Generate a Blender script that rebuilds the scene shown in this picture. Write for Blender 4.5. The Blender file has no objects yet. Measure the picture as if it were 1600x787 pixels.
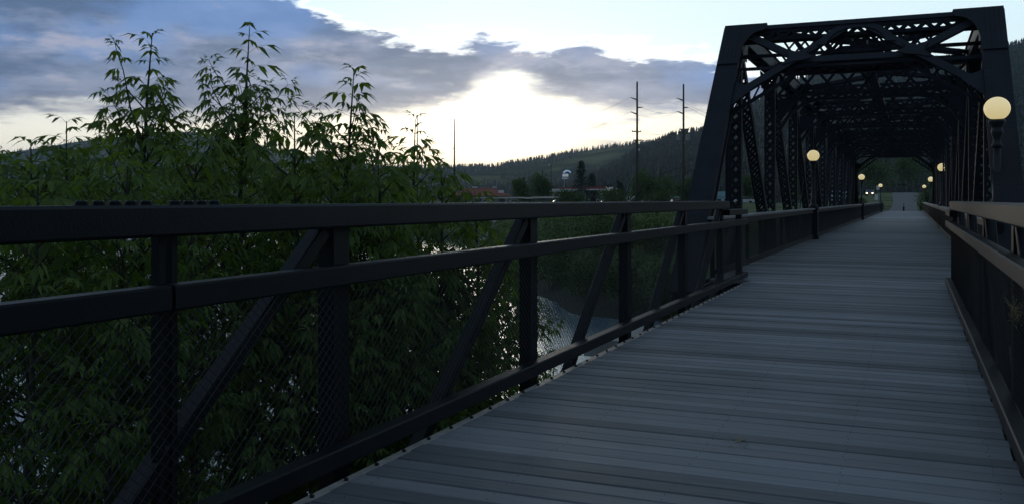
import bpy, math, random
import numpy as np
from mathutils import Vector, noise as mnoise

R = math.radians
HAZE = 0.0001
sc = bpy.context.scene
COL = sc.collection
random.seed(7)

# ------------------------------------------------------------------ camera
F_PX, CX, HY, H_EYE = 1450.0, 800.0, 312.0, 1.45
YAW = math.atan(625.0 / F_PX)
CS, SN = math.cos(YAW), math.sin(YAW)


def at(px, py, d):
    """world point at optical distance d metres along the bearing of a photo pixel (used to survey the far bank)"""
    a, b = (px - CX) / F_PX, (HY - py) / F_PX
    return Vector(((-SN + a * CS) * d, (CS + a * SN) * d, H_EYE + b * d))


cam_d = bpy.data.cameras.new('camera')
cam = bpy.data.objects.new('camera', cam_d)
COL.objects.link(cam)
cam.location = (0, 0, H_EYE)
cam.rotation_euler = (R(90), 0, YAW)
cam_d.sensor_width = 36.0
cam_d.lens = 36.0 * F_PX / 1600.0
cam_d.shift_y = -(393.5 - HY) / 1600.0
cam_d.clip_start, cam_d.clip_end = 0.05, 20000
sc.camera = cam

# ------------------------------------------------------------------ helpers


def tag(o, label=None, cat=None, group=None, kind=None):
    if label: o['label'] = label
    if cat: o['category'] = cat
    if group: o['group'] = group
    if kind: o['kind'] = kind
    return o


def empty(name, loc, label, cat, group=None):
    o = bpy.data.objects.new(name, None)
    o.empty_display_size = 0.2
    COL.objects.link(o)
    o.location = loc
    o['_org'] = list(loc)
    return tag(o, label, cat, group)


def org_of(o):
    while o.parent: o = o.parent
    return Vector(o['_org']) if '_org' in o else Vector(o.location)


class MB:
    def __init__(s): s.v, s.f = [], []

    def add(s, vs, fs):
        b = len(s.v)
        s.v.extend([tuple(p) for p in vs])
        s.f.extend([tuple(i + b for i in f) for f in fs])
        return s

    def box(s, x0, x1, y0, y1, z0, z1):
        return s.add([(x0, y0, z0), (x1, y0, z0), (x1, y1, z0), (x0, y1, z0), (x0, y0, z1), (x1, y0, z1), (x1, y1, z1), (x0, y1, z1)],
                     [(0, 3, 2, 1), (4, 5, 6, 7), (0, 1, 5, 4), (1, 2, 6, 5), (2, 3, 7, 6), (3, 0, 4, 7)])

    def bar(s, p, q, w, h, up=(0, 0, 1), ch=0.0):
        """beam from p to q, w along side, h along up, chamfer ch"""
        p, q = Vector(p), Vector(q)
        d = (q - p).normalized()
        u = Vector(up)
        sd = d.cross(u)
        if sd.length < 1e-4: sd = d.cross(Vector((1, 0, 0)))
        sd.normalize()
        u = sd.cross(d).normalized()
        a, b = w / 2, h / 2
        if ch > 0:
            pr = [(-a + ch, -b), (a - ch, -b), (a, -b + ch), (a, b - ch), (a - ch, b), (-a + ch, b), (-a, b - ch), (-a, -b + ch)]
        else:
            pr = [(-a, -b), (a, -b), (a, b), (-a, b)]
        n = len(pr)
        vs = [p + sd * x + u * y for x, y in pr] + [q + sd * x + u * y for x, y in pr]
        fs = [(i, (i + 1) % n, n + (i + 1) % n, n + i) for i in range(n)]
        fs += [tuple(range(n - 1, -1, -1)), tuple(range(n, 2 * n))]
        return s.add(vs, fs)

    def tube(s, pts, rs, n=6, cap=True):
        pts = [Vector(p) for p in pts]
        if not hasattr(rs, '__len__'): rs = [rs] * len(pts)
        vs, fs = [], []
        prev = None
        for i, p in enumerate(pts):
            d = (pts[min(i + 1, len(pts) - 1)] - pts[max(i - 1, 0)])
            d.normalize()
            if prev is None:
                a = d.orthogonal().normalized()
            else:
                a = (prev - d * prev.dot(d))
                a = a.normalized() if a.length > 1e-6 else d.orthogonal().normalized()
            prev = a
            b = d.cross(a)
            for k in range(n):
                t = 2 * math.pi * k / n
                vs.append(p + (a * math.cos(t) + b * math.sin(t)) * rs[i])
        for i in range(len(pts) - 1):
            for k in range(n):
                k2 = (k + 1) % n
                fs.append((i * n + k, i * n + k2, (i + 1) * n + k2, (i + 1) * n + k))
        if cap:
            fs.append(tuple(range(n - 1, -1, -1)))
            fs.append(tuple(range((len(pts) - 1) * n, len(pts) * n)))
        return s.add(vs, fs)

    def lathe(s, c, prof, n=16):
        c = Vector(c)
        vs, fs = [], []
        for r, z in prof:
            for k in range(n):
                t = 2 * math.pi * k / n
                vs.append(c + Vector((r * math.cos(t), r * math.sin(t), z)))
        for i in range(len(prof) - 1):
            for k in range(n):
                k2 = (k + 1) % n
                fs.append((i * n + k, i * n + k2, (i + 1) * n + k2, (i + 1) * n + k))
        fs.append(tuple(range(n - 1, -1, -1)))
        fs.append(tuple(range((len(prof) - 1) * n, len(prof) * n)))
        return s.add(vs, fs)

    def prism(s, pts, off):
        """closed planar outline extruded by vector off"""
        n = len(pts)
        pts = [Vector(p) for p in pts]
        off = Vector(off)
        vs = pts + [p + off for p in pts]
        fs = [tuple(range(n)), tuple(range(2 * n - 1, n - 1, -1))]
        fs += [(i, (i + 1) % n, n + (i + 1) % n, n + i) for i in range(n)]
        return s.add(vs, fs)

    def build(s, name, mat, parent=None, smooth=False):
        me = bpy.data.meshes.new(name)
        og = org_of(parent) if parent else Vector((0, 0, 0))
        if parent and og.length > 0:
            ox, oy, oz = og
            me.from_pydata([(x - ox, y - oy, z - oz) for x, y, z in s.v], [], s.f)
        else:
            me.from_pydata(s.v, [], s.f)
        me.materials.append(mat)
        if smooth:
            me.polygons.foreach_set('use_smooth', [True] * len(me.polygons))
        me.update()
        o = bpy.data.objects.new(name, me)
        COL.objects.link(o)
        if parent: o.parent = parent
        return o


def copy_tree(o, parent=None):
    c = o.copy()
    COL.objects.link(c)
    if parent: c.parent = parent
    for ch in list(o.children): copy_tree(ch, c)
    return c


# ------------------------------------------------------------------ materials


def new_mat(name):
    m = bpy.data.materials.new(name)
    m.use_nodes = True
    nt = m.node_tree
    return m, nt, nt.nodes, nt.links, nt.nodes['Principled BSDF']


def mat(name, col, rough=0.6, metal=0.0, var=0.25, scale=3.0, bump=0.0, bscale=40.0, spec=0.5, col2=None, detail=6, stretch=None):
    """solid procedural material: base colour broken up by noise"""
    m, nt, N, L, P = new_mat(name)
    tc = N.new('ShaderNodeTexCoord')
    src = tc.outputs['Object']
    if stretch:
        mp = N.new('ShaderNodeMapping')
        mp.inputs['Scale'].default_value = stretch
        L.new(src, mp.inputs['Vector'])
        src = mp.outputs['Vector']
    nz = N.new('ShaderNodeTexNoise')
    nz.inputs['Scale'].default_value = scale
    nz.inputs['Detail'].default_value = detail
    nz.inputs['Roughness'].default_value = 0.65
    L.new(src, nz.inputs['Vector'])
    rp = N.new('ShaderNodeValToRGB')
    c2 = col2 or tuple(min(1, c * (1 + var)) for c in col)
    c1 = tuple(c * (1 - var) for c in col) if not col2 else col
    rp.color_ramp.elements[0].position, rp.color_ramp.elements[1].position = 0.32, 0.68
    rp.color_ramp.elements[0].color = (*c1, 1)
    rp.color_ramp.elements[1].color = (*c2, 1)
    L.new(nz.outputs['Fac'], rp.inputs['Fac'])
    L.new(rp.outputs['Color'], P.inputs['Base Color'])
    P.inputs['Roughness'].default_value = rough
    P.inputs['Metallic'].default_value = metal
    P.inputs['Specular IOR Level'].default_value = spec
    if bump:
        n2 = N.new('ShaderNodeTexNoise')
        n2.inputs['Scale'].default_value = bscale
        n2.inputs['Detail'].default_value = 4
        L.new(src, n2.inputs['Vector'])
        b = N.new('ShaderNodeBump')
        b.inputs['Strength'].default_value = bump
        b.inputs['Distance'].default_value = 0.02
        L.new(n2.outputs['Fac'], b.inputs['Height'])
        L.new(b.outputs['Normal'], P.inputs['Normal'])
    return m


def leaf_mat(name, c1, c2, trans=0.35, tcol=None):
    m, nt, N, L, P = new_mat(name)
    g = N.new('ShaderNodeNewGeometry')
    rp = N.new('ShaderNodeValToRGB')
    rp.color_ramp.elements[0].color = (*c1, 1)
    rp.color_ramp.elements[1].color = (*c2, 1)
    L.new(g.outputs['Random Per Island'], rp.inputs['Fac'])
    L.new(rp.outputs['Color'], P.inputs['Base Color'])
    P.inputs['Roughness'].default_value = 0.5
    P.inputs['Specular IOR Level'].default_value = 0.3
    tr = N.new('ShaderNodeBsdfTranslucent')
    mu = N.new('ShaderNodeMix')
    mu.data_type = 'RGBA'
    mu.blend_type = 'MULTIPLY'
    mu.inputs[0].default_value = 1.0
    L.new(rp.outputs['Color'], mu.inputs[6])
    mu.inputs[7].default_value = (*(tcol or (1.5, 1.7, 0.6)), 1)
    L.new(mu.outputs[2], tr.inputs['Color'])
    mx = N.new('ShaderNodeMixShader')
    mx.inputs[0].default_value = trans
    L.new(P.outputs[0], mx.inputs[1])
    L.new(tr.outputs[0], mx.inputs[2])
    L.new(mx.outputs[0], N['Material Output'].inputs['Surface'])
    return m


def emit_mat(name, col, e, base=None):
    m, nt, N, L, P = new_mat(name)
    P.inputs['Base Color'].default_value = (*(base or col), 1)
    P.inputs['Emission Color'].default_value = (*col, 1)
    P.inputs['Emission Strength'].default_value = e
    P.inputs['Roughness'].default_value = 0.25
    return m


M_RAIL = mat('railing_paint', (0.0058, 0.0070, 0.0098), 0.46, var=0.45, scale=4, bump=0.10, bscale=90, spec=0.22)
M_TRUSS = mat('bridge_paint', (0.014, 0.0155, 0.023), 0.6, var=0.25, scale=1.6, bump=0.08, bscale=50, spec=0.25)
M_MESH = mat('mesh_wire', (0.02, 0.02, 0.022), 0.5, var=0.2, spec=0.5)
M_GALV = mat('galvanised_steel', (0.55, 0.50, 0.44), 0.5, metal=0.2, var=0.25, scale=9)
M_IRON = mat('lamp_iron', (0.007, 0.0075, 0.009), 0.5, var=0.3, scale=12, bump=0.08)
M_GLOBE = emit_mat('globe_glass', (1.0, 0.80, 0.36), 0.55, base=(0.80, 0.76, 0.60))
M_CONC = mat('concrete', (0.32, 0.31, 0.29), 0.9, var=0.2, scale=2, bump=0.2, bscale=20)
M_BARK = mat('sapling_bark', (0.060, 0.055, 0.042), 0.85, var=0.35, scale=14, bump=0.3)
M_LEAF = leaf_mat('box_elder_leaf', (0.072, 0.128, 0.030), (0.180, 0.245, 0.065), 0.45, (1.7, 1.7, 0.7))
M_BUSH = leaf_mat('shrub_leaf', (0.028, 0.055, 0.014), (0.085, 0.12, 0.035), 0.25)
M_TREE = leaf_mat('street_tree_leaf', (0.030, 0.060, 0.016), (0.080, 0.13, 0.035), 0.3)
M_NEEDLE = leaf_mat('conifer_needles', (0.011, 0.020, 0.014), (0.030, 0.042, 0.026), 0.08)
M_DARKWOOD = mat('pole_timber', (0.075, 0.055, 0.040), 0.85, var=0.3, scale=6, stretch=(6, 6, 0.6))
M_WIRE = mat('power_wire', (0.03, 0.03, 0.035), 0.5)
M_INSUL = mat('grey_fittings', (0.25, 0.25, 0.25), 0.4)
M_REDROOF = mat('red_tiled_roof', (0.30, 0.085, 0.055), 0.75, var=0.25, scale=1.2, bump=0.3, bscale=6)
M_TAN = mat('tan_wall', (0.30, 0.27, 0.23), 0.85, var=0.12)
M_WHITE = mat('white_paint', (0.72, 0.72, 0.70), 0.5, var=0.06)
M_CANRED = mat('red_fascia', (0.33, 0.035, 0.04), 0.5, var=0.15)
M_SIGNGLOW = emit_mat('sign_white_added_glow', (0.85, 0.88, 1.0), 0.22, base=(0.72, 0.72, 0.72))  # slight glow added to brighten sign panels that came out too dim
M_BOARD = emit_mat('bright_sign_board', (1.0, 0.93, 0.97), 1.1, base=(0.7, 0.7, 0.7))
M_BLUE = mat('sign_blue', (0.02, 0.06, 0.22), 0.5, var=0.1)
M_LBLUE = mat('sign_pale_blue', (0.45, 0.62, 0.72), 0.5, var=0.08)
M_ARCH = emit_mat('arch_added_glow', (0.55, 0.75, 0.88), 0.28, base=(0.45, 0.62, 0.72))  # emblem gets the same added glow as the sign panels
M_GLASSD = mat('dark_window', (0.02, 0.025, 0.03), 0.12, var=0.2, spec=0.8)
M_TEAL = mat('teal_metal_roof', (0.06, 0.19, 0.19), 0.5, var=0.15)
M_TYRE = mat('tyre_rubber', (0.02, 0.02, 0.02), 0.8)
M_CARW = mat('white_car_paint', (0.70, 0.70, 0.70), 0.3, var=0.03)
M_CARR = mat('red_car_paint', (0.32, 0.03, 0.04), 0.3, var=0.05)
M_CARG = mat('grey_car_paint', (0.18, 0.19, 0.21), 0.3, var=0.05)
M_LIGHT = emit_mat('headlight', (1.0, 0.78, 0.42), 9.0)
M_STRAW = mat('dry_grass', (0.30, 0.24, 0.13), 0.9, var=0.3, scale=20)


def wood_mat(name, pw, base, grey, ang):
    m, nt, N, L, P = new_mat(name)
    tc = N.new('ShaderNodeTexCoord')
    mp = N.new('ShaderNodeMapping')
    mp.inputs['Scale'].default_value = (1.3, 42, 42)
    mp.inputs['Rotation'].default_value = (0, 0, ang)
    L.new(tc.outputs['Object'], mp.inputs['Vector'])
    gr = N.new('ShaderNodeTexNoise')
    gr.inputs['Scale'].default_value = 1.0
    gr.inputs['Detail'].default_value = 8
    gr.inputs['Roughness'].default_value = 0.7
    L.new(mp.outputs['Vector'], gr.inputs['Vector'])
    g = N.new('ShaderNodeNewGeometry')
    bl = N.new('ShaderNodeTexNoise')
    bl.inputs['Scale'].default_value = 1.1
    bl.inputs['Detail'].default_value = 5
    L.new(tc.outputs['Object'], bl.inputs['Vector'])
    rp = N.new('ShaderNodeValToRGB')
    e = rp.color_ramp.elements
    e[0].color = (*base, 1)
    e[1].color = (*grey, 1)
    a = N.new('ShaderNodeMath'); a.operation = 'MULTIPLY'; a.inputs[1].default_value = 0.62
    L.new(g.outputs['Random Per Island'], a.inputs[0])
    b = N.new('ShaderNodeMath'); b.operation = 'MULTIPLY_ADD'; b.inputs[1].default_value = 1.05
    L.new(gr.outputs['Fac'], b.inputs[0]); L.new(a.outputs[0], b.inputs[2])
    c = N.new('ShaderNodeMath'); c.operation = 'MULTIPLY_ADD'; c.inputs[1].default_value = 0.45
    L.new(bl.outputs['Fac'], c.inputs[0]); L.new(b.outputs[0], c.inputs[2])
    d = N.new('ShaderNodeMath'); d.operation = 'SUBTRACT'; d.inputs[1].default_value = 0.515
    L.new(c.outputs[0], d.inputs[0])
    L.new(d.outputs[0], rp.inputs['Fac'])
    L.new(rp.outputs['Color'], P.inputs['Base Color'])
    r2 = N.new('ShaderNodeMath'); r2.operation = 'MULTIPLY_ADD'; r2.inputs[1].default_value = 0.25; r2.inputs[2].default_value = 0.48
    L.new(gr.outputs['Fac'], r2.inputs[0])
    L.new(r2.outputs[0], P.inputs['Roughness'])
    bp = N.new('ShaderNodeBump')
    bp.inputs['Strength'].default_value = 0.25
    bp.inputs['Distance'].default_value = 0.006
    L.new(gr.outputs['Fac'], bp.inputs['Height'])
    L.new(bp.outputs['Normal'], P.inputs['Normal'])
    return m


M_DECK = wood_mat('weathered_planks', 0.19, (0.046, 0.045, 0.045), (0.320, 0.330, 0.345), 0.0)
M_CAP = wood_mat('rail_cap_timber', 0.19, (0.16, 0.155, 0.15), (0.34, 0.33, 0.32), R(90))

# ------------------------------------------------------------------ terrain


def interp(x, pts):
    if x <= pts[0][0]: return pts[0][1]
    for (a, b), (c, d) in zip(pts, pts[1:]):
        if x <= c: return b + (d - b) * (x - a) / (c - a)
    return pts[-1][1]


def sm(a, b, x):
    t = max(0.0, min(1.0, (x - a) / (b - a)))
    return t * t * (3 - 2 * t)


NEAR = [(-900, 420), (-300, 150), (-150, 80), (-60, 26), (-20, 13), (0, 11), (400, 14)]
FAR = [(-900, 760), (-300, 320), (-150, 212), (-100, 177), (-73, 156), (-42, 88), (-22, 57), (0, 52), (400, 56)]
WATER = -6.5


def ground_z(X, Y):
    yn, yf = interp(X, NEAR), interp(X, FAR)
    nz = mnoise.noise((X * 0.09, Y * 0.09, 0.3)) * 0.5 + mnoise.noise((X * 0.35, Y * 0.35, 4.0)) * 0.16
    if Y < yn:
        d = yn - Y
        z = WATER - 0.3 + 2.2 * sm(0, 9, d) + 2.4 * sm(9, 26, d) + 1.5 * sm(30, 60, d) + nz
        if d < 1.5: z = WATER - 0.9 + d * 0.4
    elif Y > yf:
        d = Y - yf
        d *= 1 + 2.5 * sm(30, 62, -X)
        z = WATER - 0.3 + 5.6 * sm(0, 30, d) + 0.9 * sm(28, 60, d) + 1.15 * sm(60, 88, d) - 0.95 * sm(108, 150, d) + nz * sm(0, 4, d) * (1 - 0.6 * sm(20, 40, d)) * (1 - 0.95 * sm(50, 85, d))
        w = 1 - sm(6, 26, abs(X + 1.1))
        if w > 0 and Y > 66:
            road = -0.16 if Y < 122 else -0.16 + 3.6 * sm(122, 300, Y)
            z = z + (road - z) * w * sm(66, 76, Y)
    else:
        t = min(Y - yn, yf - Y)
        z = WATER - 0.9 - min(t * 0.3, 2.0)
    return z


def axis_vals(segs):
    out = []
    for a, b, st in segs:
        n = max(1, round((b - a) / st))
        out += [a + (b - a) * i / n for i in range(n)]
    out.append(segs[-1][1])
    return out


xs = axis_vals([(-6000, -1000, 500), (-1000, -320, 40), (-320, -90, 9), (-90, -30, 2.2), (-30, 12, 1.0), (12, 60, 4), (60, 400, 40), (400, 4000, 400)])
ys = axis_vals([(-300, -30, 30), (-30, 0, 3), (0, 60, 1.0), (60, 130, 1.8), (130, 340, 5), (340, 800, 40), (800, 6000, 400)])
gm = MB()
for y in ys:
    for x in xs: gm.v.append((x, y, ground_z(x, y)))
nx = len(xs)
for j in range(len(ys) - 1):
    for i in range(nx - 1):
        a = j * nx + i
        gm.f.append((a, a + 1, a + nx + 1, a + nx))


def ground_mat():
    m, nt, N, L, P = new_mat('ground_grass_earth')
    tc = N.new('ShaderNodeTexCoord')
    n1 = N.new('ShaderNodeTexNoise'); n1.inputs['Scale'].default_value = 0.12; n1.inputs['Detail'].default_value = 8
    n2 = N.new('ShaderNodeTexNoise'); n2.inputs['Scale'].default_value = 2.2; n2.inputs['Detail'].default_value = 8
    L.new(tc.outputs['Object'], n1.inputs['Vector']); L.new(tc.outputs['Object'], n2.inputs['Vector'])
    r1 = N.new('ShaderNodeValToRGB')
    r1.color_ramp.elements[0].position, r1.color_ramp.elements[1].position = 0.35, 0.65
    r1.color_ramp.elements[0].color = (0.050, 0.062, 0.024, 1)
    r1.color_ramp.elements[1].color = (0.115, 0.165, 0.060, 1)
    L.new(n1.outputs['Fac'], r1.inputs['Fac'])
    mx = N.new('ShaderNodeMix'); mx.data_type = 'RGBA'; mx.blend_type = 'MULTIPLY'; mx.inputs[0].default_value = 0.8
    r2 = N.new('ShaderNodeValToRGB')
    r2.color_ramp.elements[0].position, r2.color_ramp.elements[1].position = 0.3, 0.7
    r2.color_ramp.elements[0].color = (0.55, 0.5, 0.45, 1)
    r2.color_ramp.elements[1].color = (1.3, 1.3, 1.2, 1)
    L.new(n2.outputs['Fac'], r2.inputs['Fac'])
    L.new(r1.outputs['Color'], mx.inputs[6]); L.new(r2.outputs['Color'], mx.inputs[7])
    # stony strip near the waterline
    sx = N.new('ShaderNodeSeparateXYZ'); L.new(tc.outputs['Object'], sx.inputs[0])
    mr = N.new('ShaderNodeMapRange'); mr.inputs['From Min'].default_value = -6.0; mr.inputs['From Max'].default_value = -5.0
    L.new(sx.outputs['Z'], mr.inputs['Value'])
    m2 = N.new('ShaderNodeMix'); m2.data_type = 'RGBA'
    L.new(mr.outputs['Result'], m2.inputs[0])
    m2.inputs[6].default_value = (0.05, 0.052, 0.038, 1)
    L.new(mx.outputs[2], m2.inputs[7])
    L.new(m2.outputs[2], P.inputs['Base Color'])
    P.inputs['Roughness'].default_value = 0.95
    P.inputs['Specular IOR Level'].default_value = 0.15
    b = N.new('ShaderNodeBump'); b.inputs['Strength'].default_value = 0.8; b.inputs['Distance'].default_value = 0.2
    L.new(n2.outputs['Fac'], b.inputs['Height']); L.new(b.outputs['Normal'], P.inputs['Normal'])
    return m


M_GROUND = ground_mat()
tag(gm.build('ground', M_GROUND, None, True), kind='structure')


def water_mat():
    m, nt, N, L, P = new_mat('river_water')
    tc = N.new('ShaderNodeTexCoord')
    mp = N.new('ShaderNodeMapping'); mp.inputs['Rotation'].default_value = (0, 0, R(-40)); mp.inputs['Scale'].default_value = (0.5, 1.4, 1)
    L.new(tc.outputs['Object'], mp.inputs['Vector'])
    n = N.new('ShaderNodeTexNoise'); n.inputs['Scale'].default_value = 1.6; n.inputs['Detail'].default_value = 6; n.inputs['Roughness'].default_value = 0.6
    L.new(mp.outputs['Vector'], n.inputs['Vector'])
    b = N.new('ShaderNodeBump'); b.inputs['Strength'].default_value = 0.40; b.inputs['Distance'].default_value = 0.07
    L.new(n.outputs['Fac'], b.inputs['Height']); L.new(b.outputs['Normal'], P.inputs['Normal'])
    P.inputs['Base Color'].default_value = (0.15, 0.215, 0.26, 1)
    P.inputs['Roughness'].default_value = 0.10
    P.inputs['IOR'].default_value = 1.33
    return m


wm = MB()
wm.add([(-1500, -60, WATER), (500, -60, WATER), (500, 1300, WATER), (-1500, 1300, WATER)], [(0, 1, 2, 3)])
tag(wm.build('river', water_mat()), kind='structure')

# road past the far end of the bridge
M_ROAD = mat('asphalt', (0.085, 0.088, 0.095), 0.8, var=0.2, scale=1.5, bump=0.2, bscale=60)
rm = MB()
ry = [128 + i * 6 for i in range(31)]
for y in ry:
    w = 1.75 + 1.7 * sm(150, 300, y)
    for k in range(5):
        x = -1.1 - 0.6 * sm(180, 300, y) + w * (k / 2 - 1) * 1.05
        rm.v.append((x, y, max(ground_z(x, y), -0.16 + 3.6 * sm(122, 300, y)) + 0.05))
for j in range(len(ry) - 1):
    for i in range(4):
        a = j * 5 + i
        rm.f.append((a, a + 1, a + 6, a + 5))
tag(rm.build('road', M_ROAD, None, True), kind='structure')

# ------------------------------------------------------------------ hills and their forests


def hill_mat(name, forest, clear, rock, scale, amt):
    m, nt, N, L, P = new_mat(name)
    tc = N.new('ShaderNodeTexCoord')
    n1 = N.new('ShaderNodeTexNoise'); n1.inputs['Scale'].default_value = scale; n1.inputs['Detail'].default_value = 9; n1.inputs['Roughness'].default_value = 0.6
    L.new(tc.outputs['Object'], n1.inputs['Vector'])
    r = N.new('ShaderNodeValToRGB')
    e = r.color_ramp.elements
    e[0].position = 0.40; e[0].color = (*forest, 1)
    e[1].position = 0.60 - amt; e[1].color = (*clear, 1)
    x = e.new(0.80); x.color = (*rock, 1)
    L.new(n1.outputs['Fac'], r.inputs['Fac'])
    L.new(r.outputs['Color'], P.inputs['Base Color'])
    P.inputs['Roughness'].default_value = 1.0
    P.inputs['Specular IOR Level'].default_value = 0.0
    return m


def hill(name, prof, D, near, mt, ntree, th, seed, tree_lab, wig=1.0, keep=None):
    rnd = random.Random(seed)
    px0, px1 = prof[0][0], prof[-1][0]
    ncol, nrow = 140, 22
    mb = MB()
    grid = []

    def surf(u, s):
        px = px0 + (px1 - px0) * u
        py = interp(px, prof)
        top = at(px, py, D)
        d = D * (near + (1 - near) * s)
        p = at(px, HY, d)
        z = (top.z + 6) * (s ** 1.25) - 6
        w = mnoise.noise((px * 0.010, s * 3.0, seed)) * 0.22 + mnoise.noise((px * 0.035, s * 7.0, seed + 5)) * 0.08
        z += w * top.z * s * (1 - s) * 2.2 * wig
        return Vector((p.x, p.y, z))
    for j in range(nrow + 4):
        row = []
        for i in range(ncol + 1):
            u = i / ncol
            if j <= nrow:
                p = surf(u, j / nrow)
            else:
                t = (j - nrow) / 3
                q = surf(u, 1.0)
                px = px0 + (px1 - px0) * u
                b = at(px, HY, D * (1 + 0.3 * t))
                p = Vector((b.x, b.y, q.z * (1 - t * t) - 8 * t))
            mb.v.append(tuple(p))
    n = ncol + 1
    for j in range(nrow + 3):
        for i in range(ncol):
            a = j * n + i
            mb.f.append((a, a + 1, a + n + 1, a + n))
    tag(mb.build(name, mt, None, True), kind='structure')
    # conifer forest, far too many to count: one object
    fb = MB()
    for k in range(ntree):
        u = rnd.random()
        s = 1 - rnd.random() ** 1.25 * 0.98
        if rnd.random() < 0.10: s = 1.0 - rnd.random() * 0.02
        p = surf(u, s)
        dens = mnoise.noise((u * 9.0 + seed, s * 5.0, 2.0))
        if keep and not keep(px0 + (px1 - px0) * u, s, dens): continue
        h = th * (0.55 + 0.75 * rnd.random())
        r = h * (0.15 + 0.09 * rnd.random())
        a0 = rnd.random() * 6.28
        vs = [(p.x, p.y, p.z + h)]
        tiers = ((0.72, 0.45), (0.62, 0.22), (0.38, 0.72), (0.30, 0.40), (0.02, 1.0))
        m = 5
        for zt, rt in tiers:
            for q in range(m):
                t = a0 + q * 2 * math.pi / m + zt
                rr = r * rt * (0.75 + 0.5 * rnd.random())
                vs.append((p.x + rr * math.cos(t), p.y + rr * math.sin(t), p.z + h * zt - 1.0))
        fs = [(0, 1 + q, 1 + (q + 1) % m) for q in range(m)]
        for ti in range(len(tiers) - 1):
            b0, b1 = 1 + ti * m, 1 + (ti + 1) * m
            for q in range(m):
                q2 = (q + 1) % m
                fs.append((b0 + q, b1 + q, b1 + q2, b0 + q2))
        fb.add(vs, fs)
    o = fb.build('forest', M_NEEDLE)
    tag(o, tree_lab, 'forest', kind='stuff')
    return o


L_PROF = [(-420, 250), (-300, 246), (-100, 246), (0, 241), (60, 232), (120, 222), (200, 212), (270, 206), (310, 207), (350, 215), (420, 232), (500, 248), (580, 257), (660, 265), (760, 285)]
C_PROF = [(480, 285), (560, 268), (640, 263), (690, 263), (740, 262), (770, 261), (800, 256), (850, 248), (900, 238), (950, 231), (1000, 225), (1050, 223), (1090, 224), (1150, 235), (1260, 262), (1400, 290)]
R_PROF = [(800, 311), (860, 300), (920, 283), (960, 262), (1000, 238), (1050, 218), (1100, 209), (1140, 188), (1180, 162), (1240, 132), (1320, 112), (1400, 108), (1480, 98), (1540, 86), (1600, 73), (1700, 62), (1850, 75), (2150, 130)]
hill('hills', L_PROF, 3300, 0.5, hill_mat('left_hill', (0.030, 0.042, 0.026), (0.055, 0.065, 0.035), (0.07, 0.075, 0.05), 0.004, 0.02), 5000, 9, 3,
     'distant pine woods on the hill behind the saplings at left')
hill('hills', C_PROF, 2200, 0.42, hill_mat('centre_hill', (0.035, 0.045, 0.024), (0.15, 0.14, 0.065), (0.20, 0.18, 0.09), 0.006, 0.04), 9000, 10, 11,  # grass clearings, their colour lightened towards gold to stand for sunlight on the ridge
     'pine woods covering the hill under the bright sunset sky', keep=lambda px, s, d: not (690 < px < 1000 and 0.45 < s < 0.985 and d > 0.02))
hill('hills', R_PROF, 1300, 0.30, hill_mat('right_hill', (0.018, 0.024, 0.018), (0.040, 0.042, 0.030), (0.16, 0.155, 0.15), 0.010, -0.02), 16000, 10.5, 23,
     'dark pine woods on the steep hill behind the truss bridge', keep=lambda px, s, d: d < 0.22 or s > 0.9)

# ------------------------------------------------------------------ boardwalk (planked walking surface)
BC = -1.12                                    # centre line of the bridge
DECK_L, DECK_R = -2.665, 0.53
TR_L, TR_R = -3.28, 1.20
rnd = random.Random(5)


def planks(y0, y1, xl, xr, pw=0.165, joint=None):
    mb = MB()
    y = y0
    while y < y1 - 0.02:
        w = min(pw * rnd.uniform(0.985, 1.0), y1 - y)
        dz = rnd.uniform(-0.003, 0.003)
        jl = rnd.uniform(-0.012, 0.012)
        g = 0.011
        x0, x1 = xl + jl, xr + jl
        c = 0.006
        t = dz
        vs, fs = [], []
        tilt = rnd.uniform(-0.0015, 0.0015)
        for x in (x0, x1):
            vs += [(x, y, t - 0.05), (x, y, t - c), (x, y + c, t + tilt), (x, y + w - g - c, t - tilt), (x, y + w - g, t - c), (x, y + w - g, t - 0.05)]
        fs = [(k, k + 1, k + 7, k + 6) for k in range(5)] + [(5, 0, 6, 11), (5, 4, 3, 2, 1, 0), (6, 7, 8, 9, 10, 11)]
        fs = [tuple(reversed(f)) for f in fs]
        mb.add(vs, fs)
        y += w
    return mb


walk = empty('boardwalk', (BC, 0, 0), None, None)
tag(walk, kind='structure')
planks(-2.5, 16.98, DECK_L, DECK_R).build('near_planks', M_DECK, walk)
planks(17.04, 74.0, TR_L - 0.12, TR_R + 0.12).build('truss_planks', M_DECK, walk)
planks(74.02, 128.0, TR_L - 0.05, TR_R + 0.05, 0.28).build('far_planks', M_DECK, walk)
# screw heads along the joist lines
sm_b = MB()
for xj in (-2.55, -1.9, -1.12, -0.35, 0.4):
    y = 2.0
    while y < 11:
        for dy in (0.035, 0.115):
            x = xj + rnd.uniform(-0.012, 0.012)
            sm_b.lathe((x, y + dy, 0.0), [(0.004, 0.001), (0.003, 0.003)], 6)
        y += 0.164
sm_b.build('screw_heads', M_IRON, walk)
# joists and steel under the planks
jb = MB()
for xj in (-2.55, -1.9, -1.12, -0.35, 0.4):
    jb.box(xj - 0.05, xj + 0.05, -2.5, 16.9, -0.25, -0.056)
for k in range(7):
    jb.box(DECK_L - 0.2, DECK_R + 0.2, -1.4 + 3 * k, -1.25 + 3 * k, -0.45, -0.252)
for xj in (-3.2, -2.2, -1.12, 0.0, 1.0):
    jb.box(xj - 0.08, xj + 0.08, 17.0, 74.0, -0.4, -0.056)
for xj in (-3.2, 1.0):
    jb.box(xj - 0.15, xj + 0.15, 74.05, 128, -0.6, -0.056)
jb.build('deck_joists', M_TRUSS, walk)
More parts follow.
